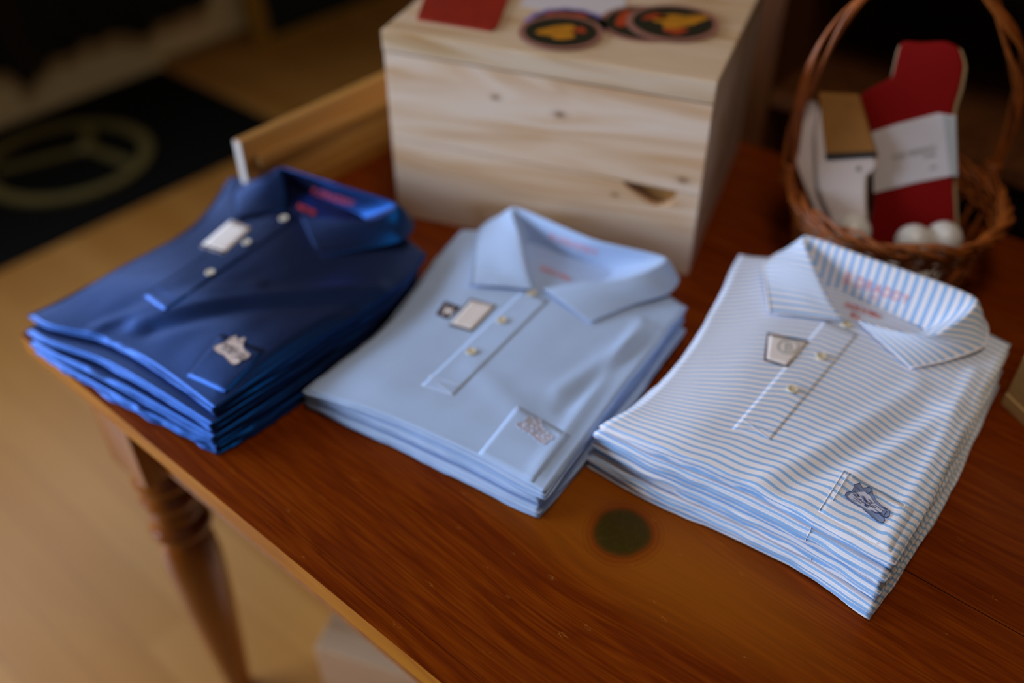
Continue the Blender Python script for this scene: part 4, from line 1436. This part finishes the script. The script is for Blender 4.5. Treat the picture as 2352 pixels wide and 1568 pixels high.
# dark garments hanging in front of the cream wall, on a rail
gp = Vector((-2.0, 0, 0)); gn = Vector((1, 0, 0))
rail_z = 1.18
bm = bmesh.new(); tube(bm, [(-2.03, -0.6, rail_z), (-2.03, 1.75, rail_z)], 0.012, 12)
for yy in (-0.45, 1.68): tube(bm, [(-2.112, yy, rail_z), (-2.03, yy, rail_z)], 0.010, 10)
o = obj('hanging_rail', bm, M_BLACK); tag(o, 'dark rail on the cream wall carrying black garments', 'clothes rail')
hems = [[(-60, 160), (-20, 166), (20, 166), (36, 172)], [(34, 172), (52, 190), (66, 198), (82, 190), (97, 168)], [(97, 168), (104, 148), (116, 136), (158, 122), (200, 98)],
        [(200, 98), (225, 90), (277, 75), (310, 80)], [(310, 80), (330, 85), (345, 72), (362, 57), (410, 38)], [(410, 38), (440, 26), (475, 12), (490, -6)]]
gl = ['black garment hanging at the left edge of the frame', 'long dark garment with the lowest pointed hem', 'black garment hanging between the pointed hem and the middle of the wall',
      'black garment hanging in the middle of the cream wall', 'dark garment with a slightly dipping hem right of the middle', 'rightmost dark garment on the wall rail, nearest the framed board']
for k, hm in enumerate(hems):
    P = [at_plane(x, y, gp + Vector((0.012 * (k % 2), 0, 0)), gn) for x, y in hm]
    bm = bmesh.new()
    y0, y1 = P[0].y + 0.006, P[-1].y - 0.006
    C_ = catmull(P, 14); F_, B_ = [], []
    for p in C_:
        yy = min(max(p.y, y0), y1)
        wv = 0.010 * math.sin(yy * 60 + k)
        colF, colB = [], []
        for m in range(9):
            q = m / 8; z = p.z + (rail_z - 0.016 - p.z) * q
            pin = 1 - 0.25 * max(0, q - 0.7) / 0.3
            yc = (y0 + y1) / 2 + (yy - (y0 + y1) / 2) * pin
            xx = -2.0 + 0.012 * (k % 2)
            colF.append(bm.verts.new((xx + wv * (1 - q), yc, z))); colB.append(bm.verts.new((xx - 0.035 + wv * (1 - q) * 0.5, yc, z)))
        F_.append(colF); B_.append(colB)
    for G_, flip in ((F_, False), (B_, True)):
        for i in range(13):
            for m in range(8):
                bm.faces.new((G_[i][m], G_[i + 1][m], G_[i + 1][m + 1], G_[i][m + 1]))
    for i in range(13):
        bm.faces.new((F_[i][0], B_[i][0], B_[i + 1][0], F_[i + 1][0])); bm.faces.new((F_[i][8], F_[i + 1][8], B_[i + 1][8], B_[i][8]))
    for m in range(8):
        bm.faces.new((F_[0][m], F_[0][m + 1], B_[0][m + 1], B_[0][m])); bm.faces.new((F_[13][m], B_[13][m], B_[13][m + 1], F_[13][m + 1]))
    o = obj('hanging_garment', bm, M_BROWNCLOTH if k in (1,) else M_DARKCLOTH)
    tag(o, gl[k], 'garment', 'dark garments hanging on the wall')

# ------------------------------------------------------------------ dark shelving behind the table
cb = thing('open_shelf_cabinet', (1.6, 1.65, 0), 'dark open shelf cabinet standing in the shade behind the table', 'cabinet')
def cbox(name, a, b, mat, bev=0.002):
    bm = bmesh.new(); add_box(bm, a, b, bev); return obj(name, bm, mat, cb, smooth=False)
X0, X1, Y0, Y1, HC = 0.25, 3.2, 1.12, 1.55, 1.7
cbox('side_panel', (X0, Y0, 0), (X0 + 0.11, Y1, HC), M_POST)
cbox('side_panel', (X1 - 0.03, Y0, 0), (X1, Y1, HC), M_CABINET)
cbox('back_panel', (X0 + 0.11, Y1 - 0.012, 0), (X1 - 0.03, Y1, HC), M_CABINET)
for z in (0.10, 0.42, 0.74, 1.06, 1.38, HC - 0.03):
    s_ = cbox('shelf', (X0 + 0.11, Y0 + 0.004, z), (X1 - 0.03, Y1 - 0.012, z + 0.025), M_POST)
